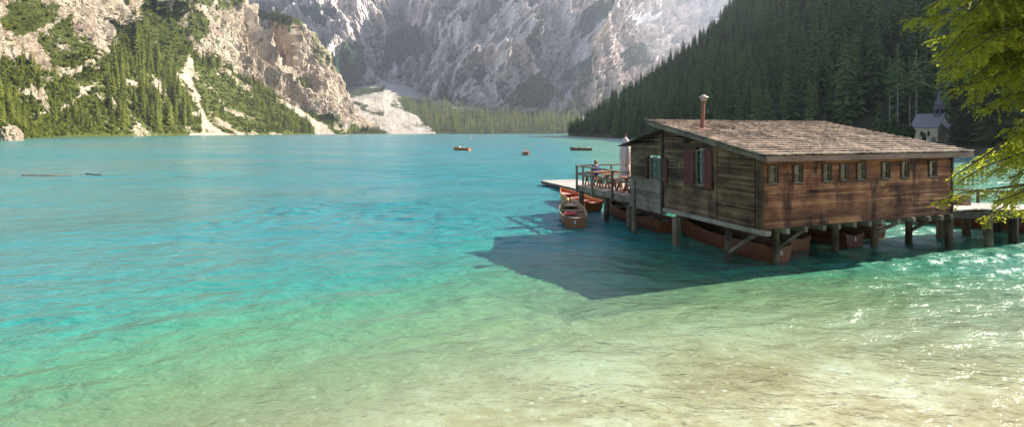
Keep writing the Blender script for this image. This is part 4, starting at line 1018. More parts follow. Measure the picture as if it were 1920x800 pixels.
# parasol, folded
q = loc(.98, 9.10, 1.47); ps = empty('parasol', q, RZ, 'folded cream parasol standing on the terrace by the boathouse', 'parasol')
m_canvas = plain('cream_canvas', (.60,.48,.41), .9, .1, .12, 5)
b = MB(); b.lathe([(0,0), (.25,0), (.25,.06), (.06,.09), (.05,.3), (0,.3)], (0,0,0), 16); b.build('base', m_rust, ps)
b = MB(); b.tube((0,0,.08), (0,0,2.62), .025, .022, 10); b.build('pole', w_beam, ps)
prof = [(.30,.55), (.27,.62), (.25,.9), (.215,1.12), (.17,1.22), (.20,1.30), (.235,1.6), (.225,1.9), (.19,2.2), (.13,2.42), (.05,2.55), (.0,2.57)]
vs, fs = [], []; n_ = 32
for r_, z in prof:
    for j in range(n_): rr = r_*(1+.20*math.sin(j*PI/2)*min(1, (2.6-z)*1.2)); vs.append((rr*math.cos(2*PI*j/n_), rr*math.sin(2*PI*j/n_), z+(.05*math.sin(j*PI/2) if z < .6 else 0)))
for i in range(len(prof)-1):
    for j in range(n_): fs.append((i*n_+j, i*n_+(j+1) % n_, (i+1)*n_+(j+1) % n_, (i+1)*n_+j))
b = MB(); b.add(vs, fs, 0, .5); b.build('canopy', m_canvas, ps, True)
b = MB(); b.tube((0,0,1.19), (0,0,1.235), .185, .185, 16); b.build('strap', m_blind, ps)
b = MB(); b.lathe([(.03,2.55), (.05,2.60), (.05,2.66), (0,2.70)], (0,0,0), 10); b.build('finial', m_rust, ps)

# ================================================================== DRIFTWOOD, BOULDER
w_drift = plain('driftwood', (.46,.28,.19), .85, .1, .35, 5)
for (a, c, r0, r1, lb, mt) in (((-48.3,49.4), (-42.4,48.6), .075, .05, 'long pale brown log floating far left on the lake', w_drift), ((-43.0,50.6), (-38.6,48.2), .06, .035, 'shorter dark log floating right of the long pale log', w_dark)):
    l_ = MB(); l_.tube((a[0], a[1], .05), (c[0], c[1], .03), r0, r1, 10, 0, .5, .35, 14)
    mid = ((a[0]+c[0])/2, (a[1]+c[1])/2); l_.tube((mid[0], mid[1], .05), (mid[0]+.4, mid[1]-.1, .25), .035, .012, 6)
    tag(l_.build('log', mt), lb, 'log')
bm = bmesh.new(); bmesh.ops.create_icosphere(bm, subdivisions=5, radius=1)
V = np.array([v.co[:] for v in bm.verts]); d_ = 1+.22*ridged(V[:,0]*1.3, V[:,1]*1.3, V[:,2]*1.3, 5, .5)*.6+.08*fbm(V[:,0]*5, V[:,1]*5, V[:,2]*5, 3)
V = V*d_[:, None]*np.array([4.6, 5.0, 6.4])
for v, c in zip(bm.verts, V): v.co = c
me = bpy.data.meshes.new('boulder'); bm.to_mesh(me); bm.free()
for a_ in ('veg', 'scree', 'snow'): x_ = me.attributes.new(a_, 'FLOAT', 'POINT'); x_.data.foreach_set('value', np.where(V[:,2] > 1.5, .35 if a_ == 'veg' else 0, 0).astype(np.float32))
me.materials.append(m_left); o = bpy.data.objects.new('boulder', me); COL.objects.link(o); o.location = (-257, 256, .5)
tag(o, 'big pale boulder at the far left end of the cliff shore', 'boulder')

# ================================================================== CHAPEL
cy_ = 112.0; cx_ = (1758-960)/F*cy_; cz_ = float(hill_z(np.array([cx_]), np.array([cy_]))[0])-.15
chp = empty('chapel', (cx_, cy_, cz_), math.radians(-65.4), 'small stone chapel with slate roof and pointed turret under the forest', 'chapel')
m_stone = plain('cream_render', (.64,.51,.34), .9, .1, .2, 1.2); m_slate = plain('slate_roof', (.22,.195,.195), .7, .3, .25, 6)
m_slate2 = plain('turret_shingles', (.12,.105,.115), .75, .2, .25, 6)
nx, ny, ne, nr_ = 4.9, 4.6, 3.75, 6.5
g = MB()
def slab(mb, pts, th): # sheet of given thickness, pts counter-clockwise seen from outside
    a, b, c = [Vector(p) for p in pts[:3]]; nn = (b-a).cross(c-a).normalized()*th
    n_ = len(pts); mb.add([Vector(p) for p in pts]+[Vector(p)-nn for p in pts], [tuple(range(n_)), tuple(range(2*n_-1, n_-1, -1))]+[(i, n_+i, n_+(i+1) % n_, (i+1) % n_) for i in range(n_)])
vs = [(-nx,0,-1), (0,0,-1), (0,ny,-1), (-nx,ny,-1), (-nx,0,ne), (0,0,ne), (0,ny,ne), (-nx,ny,ne), (0,ny/2,nr_), (-nx,ny/2,nr_)]
g.add(vs, [(0,1,5,4), (1,2,6,8,5), (2,3,7,6), (3,0,4,9,7), (4,5,8,9), (6,7,9,8)]); g.build('wall', m_stone, chp)
k_ = (nr_-ne)/(ny/2)
g = MB(); slab(g, [(-nx-.4,-.42,ne-.42*k_+.12), (.35,-.42,ne-.42*k_+.12), (.35,ny/2,nr_+.12), (-nx-.4,ny/2,nr_+.12)], .11); slab(g, [(.35,ny+.4,ne-.4*k_+.12), (-nx-.4,ny+.4,ne-.4*k_+.12), (-nx-.4,ny/2+.002,nr_+.122), (.35,ny/2+.002,nr_+.122)], .11); g.build('roof', m_slate, chp)
for xx, ww, z0, z1, nm in ((-3.1,.42,1.5,2.6,'window'), (-1.7,.42,1.5,2.6,'window'), (-2.6,.8,-.2,1.75,'door'), (-.75,.8,-.2,1.3,'door')):
    g = MB(); n_ = 8; pts = [(xx-ww/2, z0), (xx+ww/2, z0)]+[(xx+ww/2*math.cos(PI*i/n_), z1-ww/2+ww/2*math.sin(PI*i/n_)) for i in range(n_+1)]
    vs = [(a, -.05, b) for a, b in pts]+[(a, .02, b) for a, b in pts]; q = len(pts)
    g.add(vs, [tuple(range(q)), tuple(range(2*q-1, q-1, -1))]+[(i, q+i, q+(i+1) % q, (i+1) % q) for i in range(q)])
    g.build(nm, m_dark if (nm == 'window' or xx < -2) else w_beam, chp)
g = MB(); slab(g, [(-3.15,-.7,1.75), (-2.6,-.7,2.25), (-2.6,-.02,2.25), (-3.15,-.02,1.75)], .07); slab(g, [(-2.6,-.7,2.252), (-2.05,-.7,1.752), (-2.05,-.02,1.752), (-2.6,-.02,2.252)], .07); g.build('door_canopy', w_dark, chp)
g = MB(); g.add([(-8.0,.7,-1), (-4.95,.7,-1), (-4.95,3.6,-1), (-8.0,3.6,-1), (-8.0,.7,1.75), (-4.95,.7,1.75), (-4.95,3.6,1.75), (-8.0,3.6,1.75), (-8.0,2.15,3.0), (-4.95,2.15,3.0)], [(0,1,5,4), (1,2,6,9,5), (2,3,7,6), (3,0,4,8,7)]); slab(g, [(-8.3,.4,1.6), (-4.9,.4,1.6), (-4.9,2.15,3.1), (-8.3,2.15,3.1)], .1); slab(g, [(-4.9,3.9,1.6), (-8.3,3.9,1.6), (-8.3,2.152,3.102), (-4.9,2.152,3.102)], .1)
for i in range(len(g.m)): g.m[i] = 1 if i >= 4 else 0
g.build('annex', [w_beam, m_slate], chp)
g = MB(); slab(g, [(.02,.9,4.4), (2.6,.9,2.2), (2.6,ny+.4,2.2), (.02,ny+.4,4.4)], .12); g.build('porch_roof', m_slate, chp)
for yy in (1.0, ny): g = MB(); g.bb((2.3, yy, -1), (2.5, yy+.16, 2.2)); g.build('porch_post', w_dark, chp)
g = MB(); g.bb((-1.5, ny/2-.65, 5.7), (-.2, ny/2+.65, 7.7)); tw = g.build('turret', m_slate2, chp)
g = MB(); g.bb((-1.2, ny/2-.66, 6.55), (-.5, ny/2-.64, 7.4)); g.bb((-.21, ny/2-.35, 6.55), (-.19, ny/2+.35, 7.4)); g.build('louvre', m_dark, tw)
def pyr(mb, c, a, z0, b, z1):
    x, y = c; mb.add([(x-a,y-a,z0), (x+a,y-a,z0), (x+a,y+a,z0), (x-a,y+a,z0), (x-b,y-b,z1), (x+b,y-b,z1), (x+b,y+b,z1), (x-b,y+b,z1)], MB.BF)
g = MB(); pyr(g, (-.85, ny/2), 1.05, 7.65, .55, 8.35); pyr(g, (-.85, ny/2), .5, 8.36, .5, 8.7); pyr(g, (-.85, ny/2), .72, 8.65, .30, 9.6); pyr(g, (-.85, ny/2), .295, 9.61, .03, 12.0); g.build('spire', m_slate2, tw)
g = MB(); g.tube((-.85, ny/2, 12.0), (-.85, ny/2, 13.0), .03, .03, 6); g.bb((-1.05, ny/2-.03, 12.55), (-.65, ny/2+.03, 12.62)); g.build('cross', m_rust, tw)
# ================================================================== TREES
m_bark = plain('bark', (.085,.06,.042), .95, .1, .4, 6); m_larchbark = plain('pale_bark', (.22,.185,.155), .95, .1, .3, 6)
lf_dark = leafy('spruce_needles', (.020,.046,.014), (.14,.205,.06), .28, 3.0, .55)
lf_left = leafy('sunlit_tint_needles', (.018,.034,.008), (.20,.215,.042), .36, 3.0, .85)  # same species as the dark spruce; sunlight put into brighter, yellower tones
lf_val = leafy('larch_needles', (.022,.036,.010), (.21,.225,.06), .3, 3.0, .5)
lf_bush = leafy('broad_leaves', (.020,.048,.012), (.060,.105,.025), .35, 2.0, .3)
lf_shrub = leafy('shrub_leaves', (.035,.052,.010), (.21,.225,.042), .35, 2.0, .6)
def conifer(n, m, rad, seed, ragged=.3, base=.05, droop=.10, pw=.85):
    q = random.Random(seed); mb = MB(); st = q.random()*6
    for i in range(n):
        f = i/(n-1); z = base+(1-base-.015)*f**.95
        r = rad*((1-f)**pw*.97+.03)*(1-.35*max(0, .12-f)/.12)
        for j in range(m if f < .8 else max(4, m-3)):
            a = st+2*PI*(j+q.random()*.7)/m+i*2.4; rr = r*q.uniform(1-ragged, 1+ragged*.6)
            zz = z+q.uniform(-.4, .4)/n; c, s = math.cos(a), math.sin(a); wd = rr*q.uniform(.20, .30)+.004
            tipz = zz-rr*droop*9*q.uniform(.5, 1.2)*.5; mz = zz-rr*droop*1.3
            mx_, my_ = c*rr*.55, s*rr*.55
            tone = q.random()
            vs = [(0,0,zz+.012), (mx_-s*wd, my_+c*wd, mz-wd*.45), (c*rr, s*rr, tipz), (mx_+s*wd, my_-c*wd, mz-wd*.45), (mx_, my_, mz+wd*.25)]
            mb.add(vs, [(0,1,4), (1,2,4), (2,3,4), (3,0,4)], 0, tone)
    mb.add([(.012,0,.93), (-.006,.010,.93), (-.006,-.010,.93), (0,0,1.0)], [(0,1,3), (1,2,3), (2,0,3)], 0, .9)
    return mb
def trunk_mb(r=.011, top=.9):
    mb = MB(); mb.tube((0,0,-.06), (0,0,top), r, r*.25, 6, 0, .5, .1, 3); return mb
PROTO = {}
def proto_tree(kind, mat, bark, n, m, rad, seed, **k):
    """an unplaced pair of meshes: crown and trunk of unit height"""
    c = conifer(n, m, rad, seed, **k); 
    def mesh(mb, name, mt):
        o = mb.build(name, mt); me = o.data; bpy.data.objects.remove(o); return me
    PROTO.setdefault(kind, []).append((mesh(c, 'crown', mat), mesh(trunk_mb(), 'trunk', bark)))
for s_ in range(4): proto_tree('dark', lf_dark, m_bark, 17, 8, (.18,.21,.195,.15)[s_], 100+s_, ragged=.38)
for s_ in range(4): proto_tree('left', lf_left, m_bark, 18, 8, (.15,.13,.175,.12)[s_], 200+s_, ragged=.38)
for s_ in range(3): proto_tree('valley', lf_val, m_bark, 11, 6, (.15,.13,.17)[s_], 300+s_, ragged=.35)
NV = {k: len(v) for k, v in PROTO.items()}
def place_tree(kind, v, P_, h, rz, label, group, name='spruce_tree', wide=1.0):
    o = empty(name, P_, rz, label, 'tree', group); o.scale = (h*wide, h*wide, h)
    cm, tm = PROTO[kind][v]
    for nm, me in (('crown', cm), ('trunk', tm)):
        c = bpy.data.objects.new(nm, me); COL.objects.link(c); c.parent = o
    return o
cand = []      # (kind, variant, x, y, z, height, rot)
def add_c(kind, P_, h): cand.append((kind, int(rng.integers(NV[kind])), P_[0], P_[1], P_[2], h, rng.uniform(0, 6.28)))
# right hillside
sp_ = 6.6
gx, gy = np.meshgrid(np.arange(60, 520, sp_), np.arange(95, 800, sp_))
gx = gx+rng.uniform(-2.6, 2.6, gx.shape); gy = gy+rng.uniform(-2.6, 2.6, gy.shape)
d = gx-hill_xs(gy); gz = hill_z(gx, gy)
pxp = 960+gx/gy*F; pyt = HY-(gz-H)/gy*F
ok = (d > 3+38*(1-sstep(118, 190, gy))) & (pxp < 2150) & (pyt > -70) & (d < 330)
ok &= ~((gy < 135) & (d < 26)) & ~((pxp > 1960) & (gy < 260)) & ~((gy < 165) & (d > 75))
den = fbm(gx*.02, gy*.02, 0*gx, 3)
for X_, Y_, Z_, q in zip(gx[ok], gy[ok], gz[ok], den[ok]):
    if rng.random() < .08+.3*(q < -.45): continue
    add_c('dark', (X_, Y_, Z_-.4), float(np.clip(rng.normal(15.5+5*q, 5), 6, 29)))
# left slopes: spread by how green the ground is
def scatter(Lr, vegv, kind, n, hmin, hmax, tmax, cond, zoff=.5, thr=.55):
    c = 0; tries = 0
    w_ = np.clip(vegv, 0, 1)*(Lr.t < tmax)*(Lr.t > .04)*cond(Lr.projx, Lr.proj)
    w_ = np.where(w_ < thr, 0, w_)
    P_ = Lr.P; a = np.linalg.norm(np.cross(np.gradient(P_, axis=1), np.gradient(P_, axis=0)), axis=-1)
    pr = (w_*a).ravel(); pr = pr/pr.sum()
    for i in rng.choice(pr.size, n, p=pr):
        X_, Y_, Z_ = P_.reshape(-1, 3)[i]
        add_c(kind, (X_+rng.uniform(-1.5, 1.5), Y_+rng.uniform(-1.5, 1.5), Z_-zoff), rng.uniform(hmin, hmax))
inb = lambda poly: (lambda a, b: soft(poly, a, b, 6))
scatter(L1, L1veg, 'left', 170, 20, 40, 1.25, inb([(196,262),(205,95),(245,50),(290,85),(330,150),(392,235),(350,262)]))        # the tall grove
scatter(L1, L1veg, 'left', 150, 9, 21, 1.3, inb([(-60,266),(-60,80),(40,60),(120,150),(190,200),(196,262)]))
scatter(L1, L1veg, 'left', 260, 13, 24, 1.1, inb([(350,105),(400,110),(470,150),(540,190),(610,240),(620,256),(520,256),(480,215),(420,150)]))
scatter(L1, L1veg, 'left', 90, 9, 17, 1.1, inb([(430,245),(560,230),(640,250),(640,258),(430,258)]))
scatter(L1, np.maximum(L1veg, .6), 'left', 150, 10, 20, 2.1, inb([(230,0),(345,20),(350,110),(300,60),(240,70)]))
scatter(L2, np.clip(veg*0+1, 0, 1)[:1, :1]*np.ones_like(L2.px), 'dark', 130, 12, 24, 2.05, lambda a, b: soft([(466,22),(510,20),(560,36),(575,62),(555,66),(500,58),(468,50)], a, b, 5))
scatter(L2, np.ones_like(L2.px), 'left', 60, 14, 24, 2, inb([(515,178),(545,176),(575,188),(588,178),(575,150),(540,160)]))
v4 = np.maximum(soft(wood_poly, L4.projx, L4.proj, 4), soft([(640,232),(700,240),(740,256),(600,256),(590,238)], L4.projx, L4.proj, 4)*.8)
scatter(L4, v4, 'valley', 850, 24, 46, 3.2, inb([(752,188),(1100,212),(1120,258),(820,258),(764,208)]), thr=.4)
scatter(L4, v4, 'valley', 130, 16, 32, 3.2, inb([(600,230),(690,238),(745,258),(600,258)]), thr=.3)
scatter(L4, np.ones_like(v4), 'valley', 60, 8, 18, 3.2, inb([(650,180),(760,180),(800,240),(700,240)]), thr=.3)
scatter(L3, np.ones_like(L3.px), 'valley', 300, 18, 34, 1.6, inb([(925,218),(950,165),(1000,150),(1040,175),(1080,160),(1090,218)]), thr=.3)
# which trees show: rough painter's count in the photograph's frame
Wb, Hb = 960, 400; buf = np.zeros((Hb, Wb), bool)
yy_, xx_ = np.mgrid[0:Hb, 0:Wb]
for poly in ([(1222,225),(1560,228),(1812,284),(1785,430),(1430,440),(1183,380),(1170,265)], [(1745,0),(1920,0),(1920,420),(1870,400),(1830,330),(1870,230),(1800,190)], [(1722,240),(1745,205),(1785,170),(1910,150),(1910,300),(1722,270)]):
    buf |= pts_in([(a/2, b/2) for a, b in poly], xx_, yy_)
order = sorted(range(len(cand)), key=lambda i: cand[i][3]); seen = np.zeros(len(cand))
for i in order:
    k, v, X_, Y_, Z_, h, _r = cand[i]
    cx = (960+X_/Y_*F)/2; yb = (HY-(Z_-H)/Y_*F)/2; yt = yb-h/Y_*F/2; hw = max(.15*h/Y_*F/2, .6)
    r0, r1 = int(max(yt, 0)), int(min(yb, Hb-1)); c0, c1 = int(max(cx-hw, 0)), int(min(cx+hw+1, Wb-1))
    if r1 <= r0 or c1 <= c0: continue
    sub = buf[r0:r1, c0:c1]; yy2, xx2 = np.mgrid[r0:r1, c0:c1]
    tri = np.abs(xx2+.5-cx) <= hw*(yy2+.5-yt)/max(yb-yt, 1e-3)
    seen[i] = np.count_nonzero(tri & ~sub); sub |= tri
rank = np.argsort(-seen)
NIND = 285
chosen = set(rank[:NIND].tolist())
LB = {'dark': ('dark green spruce in the shaded forest on the right hillside', 'spruces of the right hillside'),
      'left': ('sunlit green spruce on the slope under the left cliffs', 'spruces under the left cliffs'),
      'valley': ('pale green conifer in the wood at the head of the lake', 'conifers at the head of the lake')}
for i in sorted(chosen):
    k, v, X_, Y_, Z_, h, r_ = cand[i]
    l0, g0 = LB[k]
    if k == 'dark' and X_ < -100: l0, g0 = 'dark spruce on top of the shaded cliff behind', 'spruces on the far cliff top'
    place_tree(k, v, (X_, Y_, Z_), h, r_, l0, g0)
# the rest of each wood: one object of instanced crowns
def gn_wood(name, idx, kind, label, src):
    if not idx: return
    V = np.array([cand[i][2:5] for i in idx]); me = bpy.data.meshes.new(name); me.from_pydata(V.tolist(), [], [])
    for a, dat in (('sc', [cand[i][5] for i in idx]), ('rz', [cand[i][6] for i in idx])):
        x_ = me.attributes.new(a, 'FLOAT', 'POINT'); x_.data.foreach_set('value', np.array(dat, np.float32))
    x_ = me.attributes.new('vi', 'INT', 'POINT'); x_.data.foreach_set('value', np.array([cand[i][1] for i in idx], np.int32))
    return gn_object(name, me, src, label)
def gn_object(name, me, src, label):
    o = bpy.data.objects.new(name, me); COL.objects.link(o); tag(o, label, None, None, 'stuff')
    g = bpy.data.node_groups.new(name, 'GeometryNodeTree')
    g.interface.new_socket('Geometry', in_out='INPUT', socket_type='NodeSocketGeometry'); g.interface.new_socket('Geometry', in_out='OUTPUT', socket_type='NodeSocketGeometry')
    N_ = g.nodes.new; gi, go = N_('NodeGroupInput'), N_('NodeGroupOutput')
    jn = N_('GeometryNodeJoinGeometry')
    for s in reversed(src):
        oi = N_('GeometryNodeObjectInfo'); oi.inputs['Object'].default_value = s; oi.inputs['As Instance'].default_value = True
        g.links.new(oi.outputs['Geometry'], jn.inputs[0])
    ip = N_('GeometryNodeInstanceOnPoints'); ip.inputs['Pick Instance'].default_value = True
    def na(nm, tp):
        x = N_('GeometryNodeInputNamedAttribute'); x.data_type = tp; x.inputs['Name'].default_value = nm; return x.outputs['Attribute']
    cx = N_('ShaderNodeCombineXYZ'); g.links.new(na('rz', 'FLOAT'), cx.inputs[2])
    g.links.new(gi.outputs[0], ip.inputs['Points']); g.links.new(jn.outputs[0], ip.inputs['Instance']); g.links.new(na('vi', 'INT'), ip.inputs['Instance Index'])
    er = N_('FunctionNodeEulerToRotation'); g.links.new(cx.outputs[0], er.inputs[0]); g.links.new(er.outputs[0], ip.inputs['Rotation'])
    g.links.new(na('sc', 'FLOAT'), ip.inputs['Scale']); g.links.new(ip.outputs[0], go.inputs[0])
    md = o.modifiers.new('wood', 'NODES'); md.node_group = g
    return o
def crown_src(kind):
    res = []
    for v in range(NV[kind]):
        me = PROTO[kind][v][0]
        ob = next((c for c in bpy.data.objects if c.data == me), None)
        if ob is None: 
            ob = place_tree(kind, v, (150, 500, 60), 20, 0, *LB[kind]).children[0]
        res.append(ob)
    return res
rest = [i for i in range(len(cand)) if i not in chosen]
gn_wood('forest', [i for i in rest if cand[i][0] == 'dark' and cand[i][2] > -100], 'dark', 'dark spruce forest covering the right hillside', crown_src('dark'))
gn_wood('forest', [i for i in rest if cand[i][0] == 'dark' and cand[i][2] <= -100], 'dark', 'dark trees on the shaded far cliff top', crown_src('dark'))
gn_wood('forest', [i for i in rest if cand[i][0] == 'left'], 'left', 'sunlit conifer woods under the left cliffs', crown_src('left'))
gn_wood('forest', [i for i in rest if cand[i][0] == 'valley'], 'valley', 'pale conifer woods at the head of the lake', crown_src('valley'))

# ---- broad-leaved bushes and shrubs
def leaf_ball(n, seed, sx=1.0, sz=1.0, leaf=.10, lobes=9):
    q = random.Random(seed); mb = MB()
    cs = [(q.uniform(-.55, .55)*sx, q.uniform(-.55, .55)*sx, q.uniform(.25, .95)*sz, q.uniform(.25, .5)) for _ in range(lobes)]
    for i in range(n):
        c = q.choice(cs); d = Vector((q.gauss(0,1), q.gauss(0,1), q.gauss(0,1))).normalized(); rr = c[3]*q.uniform(.6, 1.05)
        p = Vector(c[:3])+d*rr
        if p.z < .02: continue
        a = Vector((q.gauss(0,1), q.gauss(0,1), q.gauss(0,.6))).normalized(); b = (d+.5*a).cross(a).normalized(); s = leaf*q.uniform(.6, 1.3)
        mb.add([p-a*s, p+b*s*.6, p+a*s, p-b*s*.6], [(0,1,2,3)], 0, q.random())
    return mb
def bush(P_, h, wd, label, seed, mat, n=2600, leaf=.07):
    o = empty('bush', P_, seed, label, 'bush'); o.scale = (wd, wd, h)
    leaf_ball(n, seed, leaf=leaf).build('crown', mat, o)
    t_ = MB()
    for i in range(5): t_.tube((0,0,-.1), (.3*math.cos(i*1.3), .3*math.sin(i*1.3), .6), .03, .01, 6)
    t_.build('trunk', m_bark, o); return o
def on_hill(px, Y, dz=0): X_ = (px-960)/F*Y; return (X_, Y, float(hill_z(np.array([X_]), np.array([Y]))[0])+dz)
bush(on_hill(1691, 108, -.2), 4.6, 2.9, 'rounded dark green bush beside the chapel annex', 5, lf_bush, 4200, .085)
bush(on_hill(1640, 116, -.2), 3.0, 2.2, 'low lighter bush peeking over the boathouse roof', 6, lf_left, 1800)
bush(on_hill(1652, 101, -.2), 2.2, 1.6, 'small bush behind the ridge of the boathouse roof', 9, lf_bush, 1500)
shr = bush((L1.pick(60, 232)[0], L1.pick(60, 232)[1], L1.pick(60, 232)[2]-.3), 4.2, 3.4, 'bright leafy bush above the left shore below the pale path', 7, lf_shrub, 420, .15)
w_ = np.clip(L1veg, 0, 1)*(L1.t < 2.0)*(L1.t > .03)*(L1.projx < 660)*(L1.projx > -150)*(.18+.82*(L1.t < 1.2))
w_ = np.where(w_ < .5*(.18+.82*(L1.t < 1.2)), 0, w_)
a_ = np.linalg.norm(np.cross(np.gradient(L1.P, axis=1), np.gradient(L1.P, axis=0)), axis=-1); pr = (w_*a_/np.maximum(L1.P[..., 1], 1)**1.2).ravel(); pr /= pr.sum()
ii = rng.choice(pr.size, 8500, p=pr); Pv = L1.P.reshape(-1, 3)[ii]
me = bpy.data.meshes.new('undergrowth'); me.from_pydata((Pv+rng.uniform(-.8, .8, Pv.shape)-np.array([0,0,.4])).tolist(), [], [])
for a, dat in (('sc', rng.uniform(1.1, 3.3, len(Pv))), ('rz', rng.uniform(0, 6.28, len(Pv)))):
    x_ = me.attributes.new(a, 'FLOAT', 'POINT'); x_.data.foreach_set('value', dat.astype(np.float32))
x_ = me.attributes.new('vi', 'INT', 'POINT'); x_.data.foreach_set('value', np.zeros(len(Pv), np.int32))
gn_object('undergrowth', me, [shr.children[0]], 'low bushes and dwarf pines covering the left slopes')

# ---- larches with bare pale trunks by the chapel, big spruces at the right shore
for j, (px_, Y_, h) in enumerate(((1668,126,22), (1683,121,24), (1706,128,22), (1718,122,23))):
    P_ = on_hill(px_, Y_, -.3); o = empty('larch_tree', P_, j*1.3, 'tall tree with slender bare pale trunk behind the round bush by the chapel', 'tree', 'bare trunks behind the chapel bush')
    c = conifer(12, 6, .11, 400+j, base=.58, ragged=.4).build('crown', lf_dark, o); t_ = MB(); t_.tube((0,0,-.02), (0,0,.95), .0075, .003, 7, 0, .5, .1, 5); t_.build('trunk', m_larchbark, o)
    o.scale = (h, h, h)
m_big = leafy('shore_spruce_needles', (.026,.042,.013), (.12,.14,.04), .40, 4.0, .2)
for px_, Y_, h, wd, sd2, lb in ((1822, 103, 15.5, 1.15, 1, 'broad dark spruce right of the chapel with sunlit left edge'), (1868, 99, 18, 1.2, 2, 'taller dark spruce at the right shore behind the drooping branches'), (1925, 106, 17, 1.2, 3, 'dark spruce at the right shore, nearest the picture edge'), (1795, 110, 8, 1.2, 4, 'young spruce in front of the chapel porch')):
    P_ = on_hill(px_, Y_, -.3); o = empty('spruce_tree', P_, sd2, lb, 'tree'); o.scale = (h*wd, h*wd, h)
    cm = conifer(38, 15, .225, 500+sd2, ragged=.42, base=.03, droop=.09, pw=.75)
    cm.build('crown', m_big, o); trunk_mb(.016).build('trunk', m_bark, o)

# ---- the near spruce whose branches hang into the picture
TX, TY = 10.9, 7.35
ns = empty('spruce_tree', (TX, TY, 0), 0, 'near spruce whose drooping sunlit branches hang into the right edge', 'tree')
m_near = leafy('near_spruce_needles', (.020,.034,.006), (.115,.145,.024), .54, 1.3, .0, (.56,.60,.06))
tk = MB(); tk.tube((0,0,-.6), (.1,.05,19), .27, .04, 14, 0, .5, .12, 16); tk.build('trunk', m_bark, ns)
fol, wd_ = MB(), MB(); q = random.Random(31)
def spray(p, d, L, dens, tone0):
    """one shoot: a thin twig with flat needle tufts along both sides"""
    d = d.normalized(); n_ = max(3, int(L/.024*dens)); side = d.cross(Vector((0,0,1)))
    if side.length < .1: side = d.cross(Vector((1,0,0)))
    side.normalize(); up = side.cross(d)
    for i in range(n_):
        s = (i+q.random())/n_; c = p+d*(L*s)+Vector((0,0,-.16*L*s*s)); tn = min(1, max(0, tone0+.4*s+q.uniform(-.4, .4)))
        for sx in (-1, 1):
            l_ = q.uniform(.045, .085)*(1.05-.35*s); dr = (d*.75+side*sx*q.uniform(.5, 1.0)+up*q.uniform(-.35, .4)).normalized()
            b = dr.cross(Vector((q.gauss(0,1), q.gauss(0,1), q.gauss(0,1)))).normalized()*q.uniform(.007, .013)
            e = c+dr*l_; m_ = c+dr*l_*.5
            fol.add([c, m_+b, e, m_-b], [(0,1,2,3)], 0, tn)
def limb(att, tip, width=.55, dens=1.0, sag=.35, step=.075, hang=.3):
    a, b = Vector(att), Vector(tip); L = (b-a).length; mid = (a+b)/2+Vector((0,0,sag*.35*L*.3))
    ph = q.uniform(0, 6.28); sdv = (b-a).cross(Vector((0,0,1))).normalized()
    def pt(s): return a*(1-s)**2+mid*2*s*(1-s)+b*s*s+(sdv*math.sin(ph+s*9)+Vector((0,0,1))*math.sin(ph*2+s*11))*.07*s*L*.3
    prev = a
    for i in range(1, 13):
        c = pt(i/12); wd_.tube(prev, c, .035*(1-i/13)+.006, .035*(1-(i+1)/14)+.005, 6, 0, .5); prev = c
    s = .12
    while s < 1.0:
        p = pt(s); d = (pt(min(s+.02, 1))-pt(max(s-.02, 0))).normalized(); side = d.cross(Vector((0,0,1))).normalized()
        env = width*(min(1, (s-.05)*3.2))*(1.02-s)**.55+.10
        for sx in (-1, 1):
            if q.random() < .12: continue
            l_ = env*q.uniform(.65, 1.15); dr = d*q.uniform(.45, .9)+side*sx*q.uniform(.5, 1)+Vector((0,0,q.uniform(-1.15, .05)))
            spray(p, dr, l_, dens, .05+.35*s+q.uniform(-.2, .35))
            if l_ > .25:
                for _ in range(2): spray(p+dr.normalized()*l_*q.uniform(.3, .7), dr+Vector((q.gauss(0,.5), q.gauss(0,.5), -q.random()*.9)), l_*.5, dens, .3)
        if q.random() < hang: spray(p, d*.25+Vector((q.gauss(0,.3), q.gauss(0,.3), -1)), (env+.12)*q.uniform(.4, 1.0), dens, .25)
        s += step/L
    spray(pt(.97), (b-pt(.9)), .16, dens, .8)
def tipw(px_, py_, Y_): v = at(px_, py_, Y_); return Vector((v.x-TX, v.y-TY, v.z))
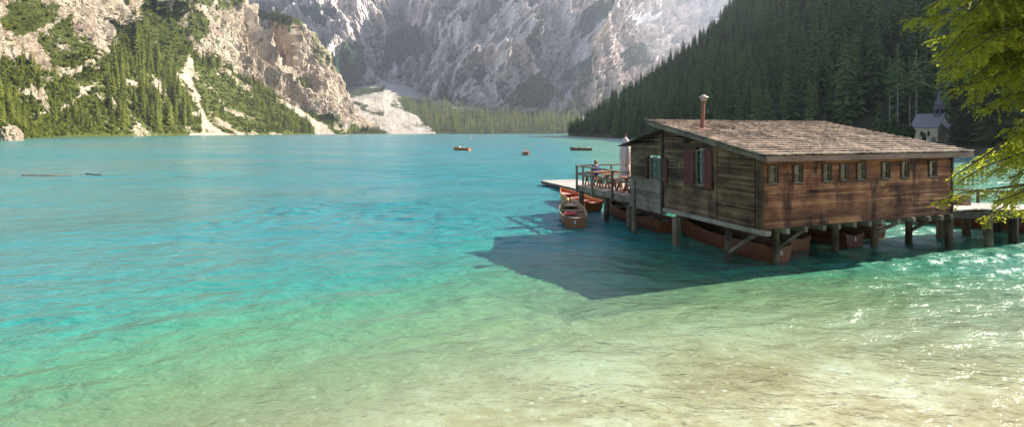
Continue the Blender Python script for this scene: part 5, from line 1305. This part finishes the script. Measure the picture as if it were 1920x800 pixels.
TIPS = [(1712,45,9.6), (1728,12,9.3), (1742,72,9.9), (1748,104,10.0), (1748,136,9.5), (1768,92,9.0), (1790,168,9.6), (1806,192,9.9), (1835,152,9.0), (1852,212,9.8), (1880,180,9.2), (1765,2,10.2), (1735,-28,9.7), (1790,-40,9.3),
        (1800,60,10.4), (1835,95,10.2), (1860,40,9.8), (1880,110,10.0), (1850,-10,9.1), (1812,20,8.9), (1892,248,9.7), (1905,270,9.3), (1898,300,9.9), (1915,230,9.0), (1786,322,9.4), (1768,387,9.2), (1808,352,9.8), (1835,402,9.5), (1848,335,10.0), (1800,302,9.8), (1868,372,9.1), (1900,330,9.6), (1790,120,8.8), (1825,125,9.7), (1905,390,9.9)]
for px_, py_, Y_ in TIPS:
    Y_ = Y_*.77+q.uniform(-.5, .5); t_ = tipw(px_, py_, Y_); ln = math.hypot(t_.x, t_.y)
    limb((-.15, 0, t_.z+q.uniform(.22, .62)*ln+.1), t_, .50 if py_ < 220 else .36, 1.0, q.uniform(-.3, .9), hang=.55 if py_ < 230 else .25)
for i in range(44):                                   # fills the heavy upper mass
    px_ = q.uniform(1780, 1990); py_ = q.uniform(-90, 130)+.25*(1900-px_)*0; Y_ = q.uniform(6.8, 8.4)
    t_ = tipw(px_, py_, Y_); ln = math.hypot(t_.x, t_.y); limb((-.15, 0, t_.z+q.uniform(.15, .5)*ln), t_, .5, .9, q.uniform(-.3, .9), hang=.65)
for i in range(6):
    px_ = q.uniform(1890, 1990); py_ = q.uniform(190, 400); Y_ = q.uniform(6.9, 8.2)
    t_ = tipw(px_, py_, Y_); ln = math.hypot(t_.x, t_.y); limb((-.15, 0, t_.z+q.uniform(.15, .5)*ln), t_, .45, .9, q.uniform(-.3, .9), hang=.5)
for i in range(46):                                   # the rest of the tree, out of the picture or high above it
    z = 3+i*.32; a = i*2.4; L = 4.6*(1-(z-3)/19)
    dx, dy = math.cos(a)*L, math.sin(a)*L
    if (dx < -1.5 and z < 9) or (dy > .4 and z < 13): continue
    limb((0, 0, z+.5), (dx, dy, z-.3), .6, .35, .3, .16)
fol.build('crown', m_near, ns); wd_.build('limb', m_bark, ns)
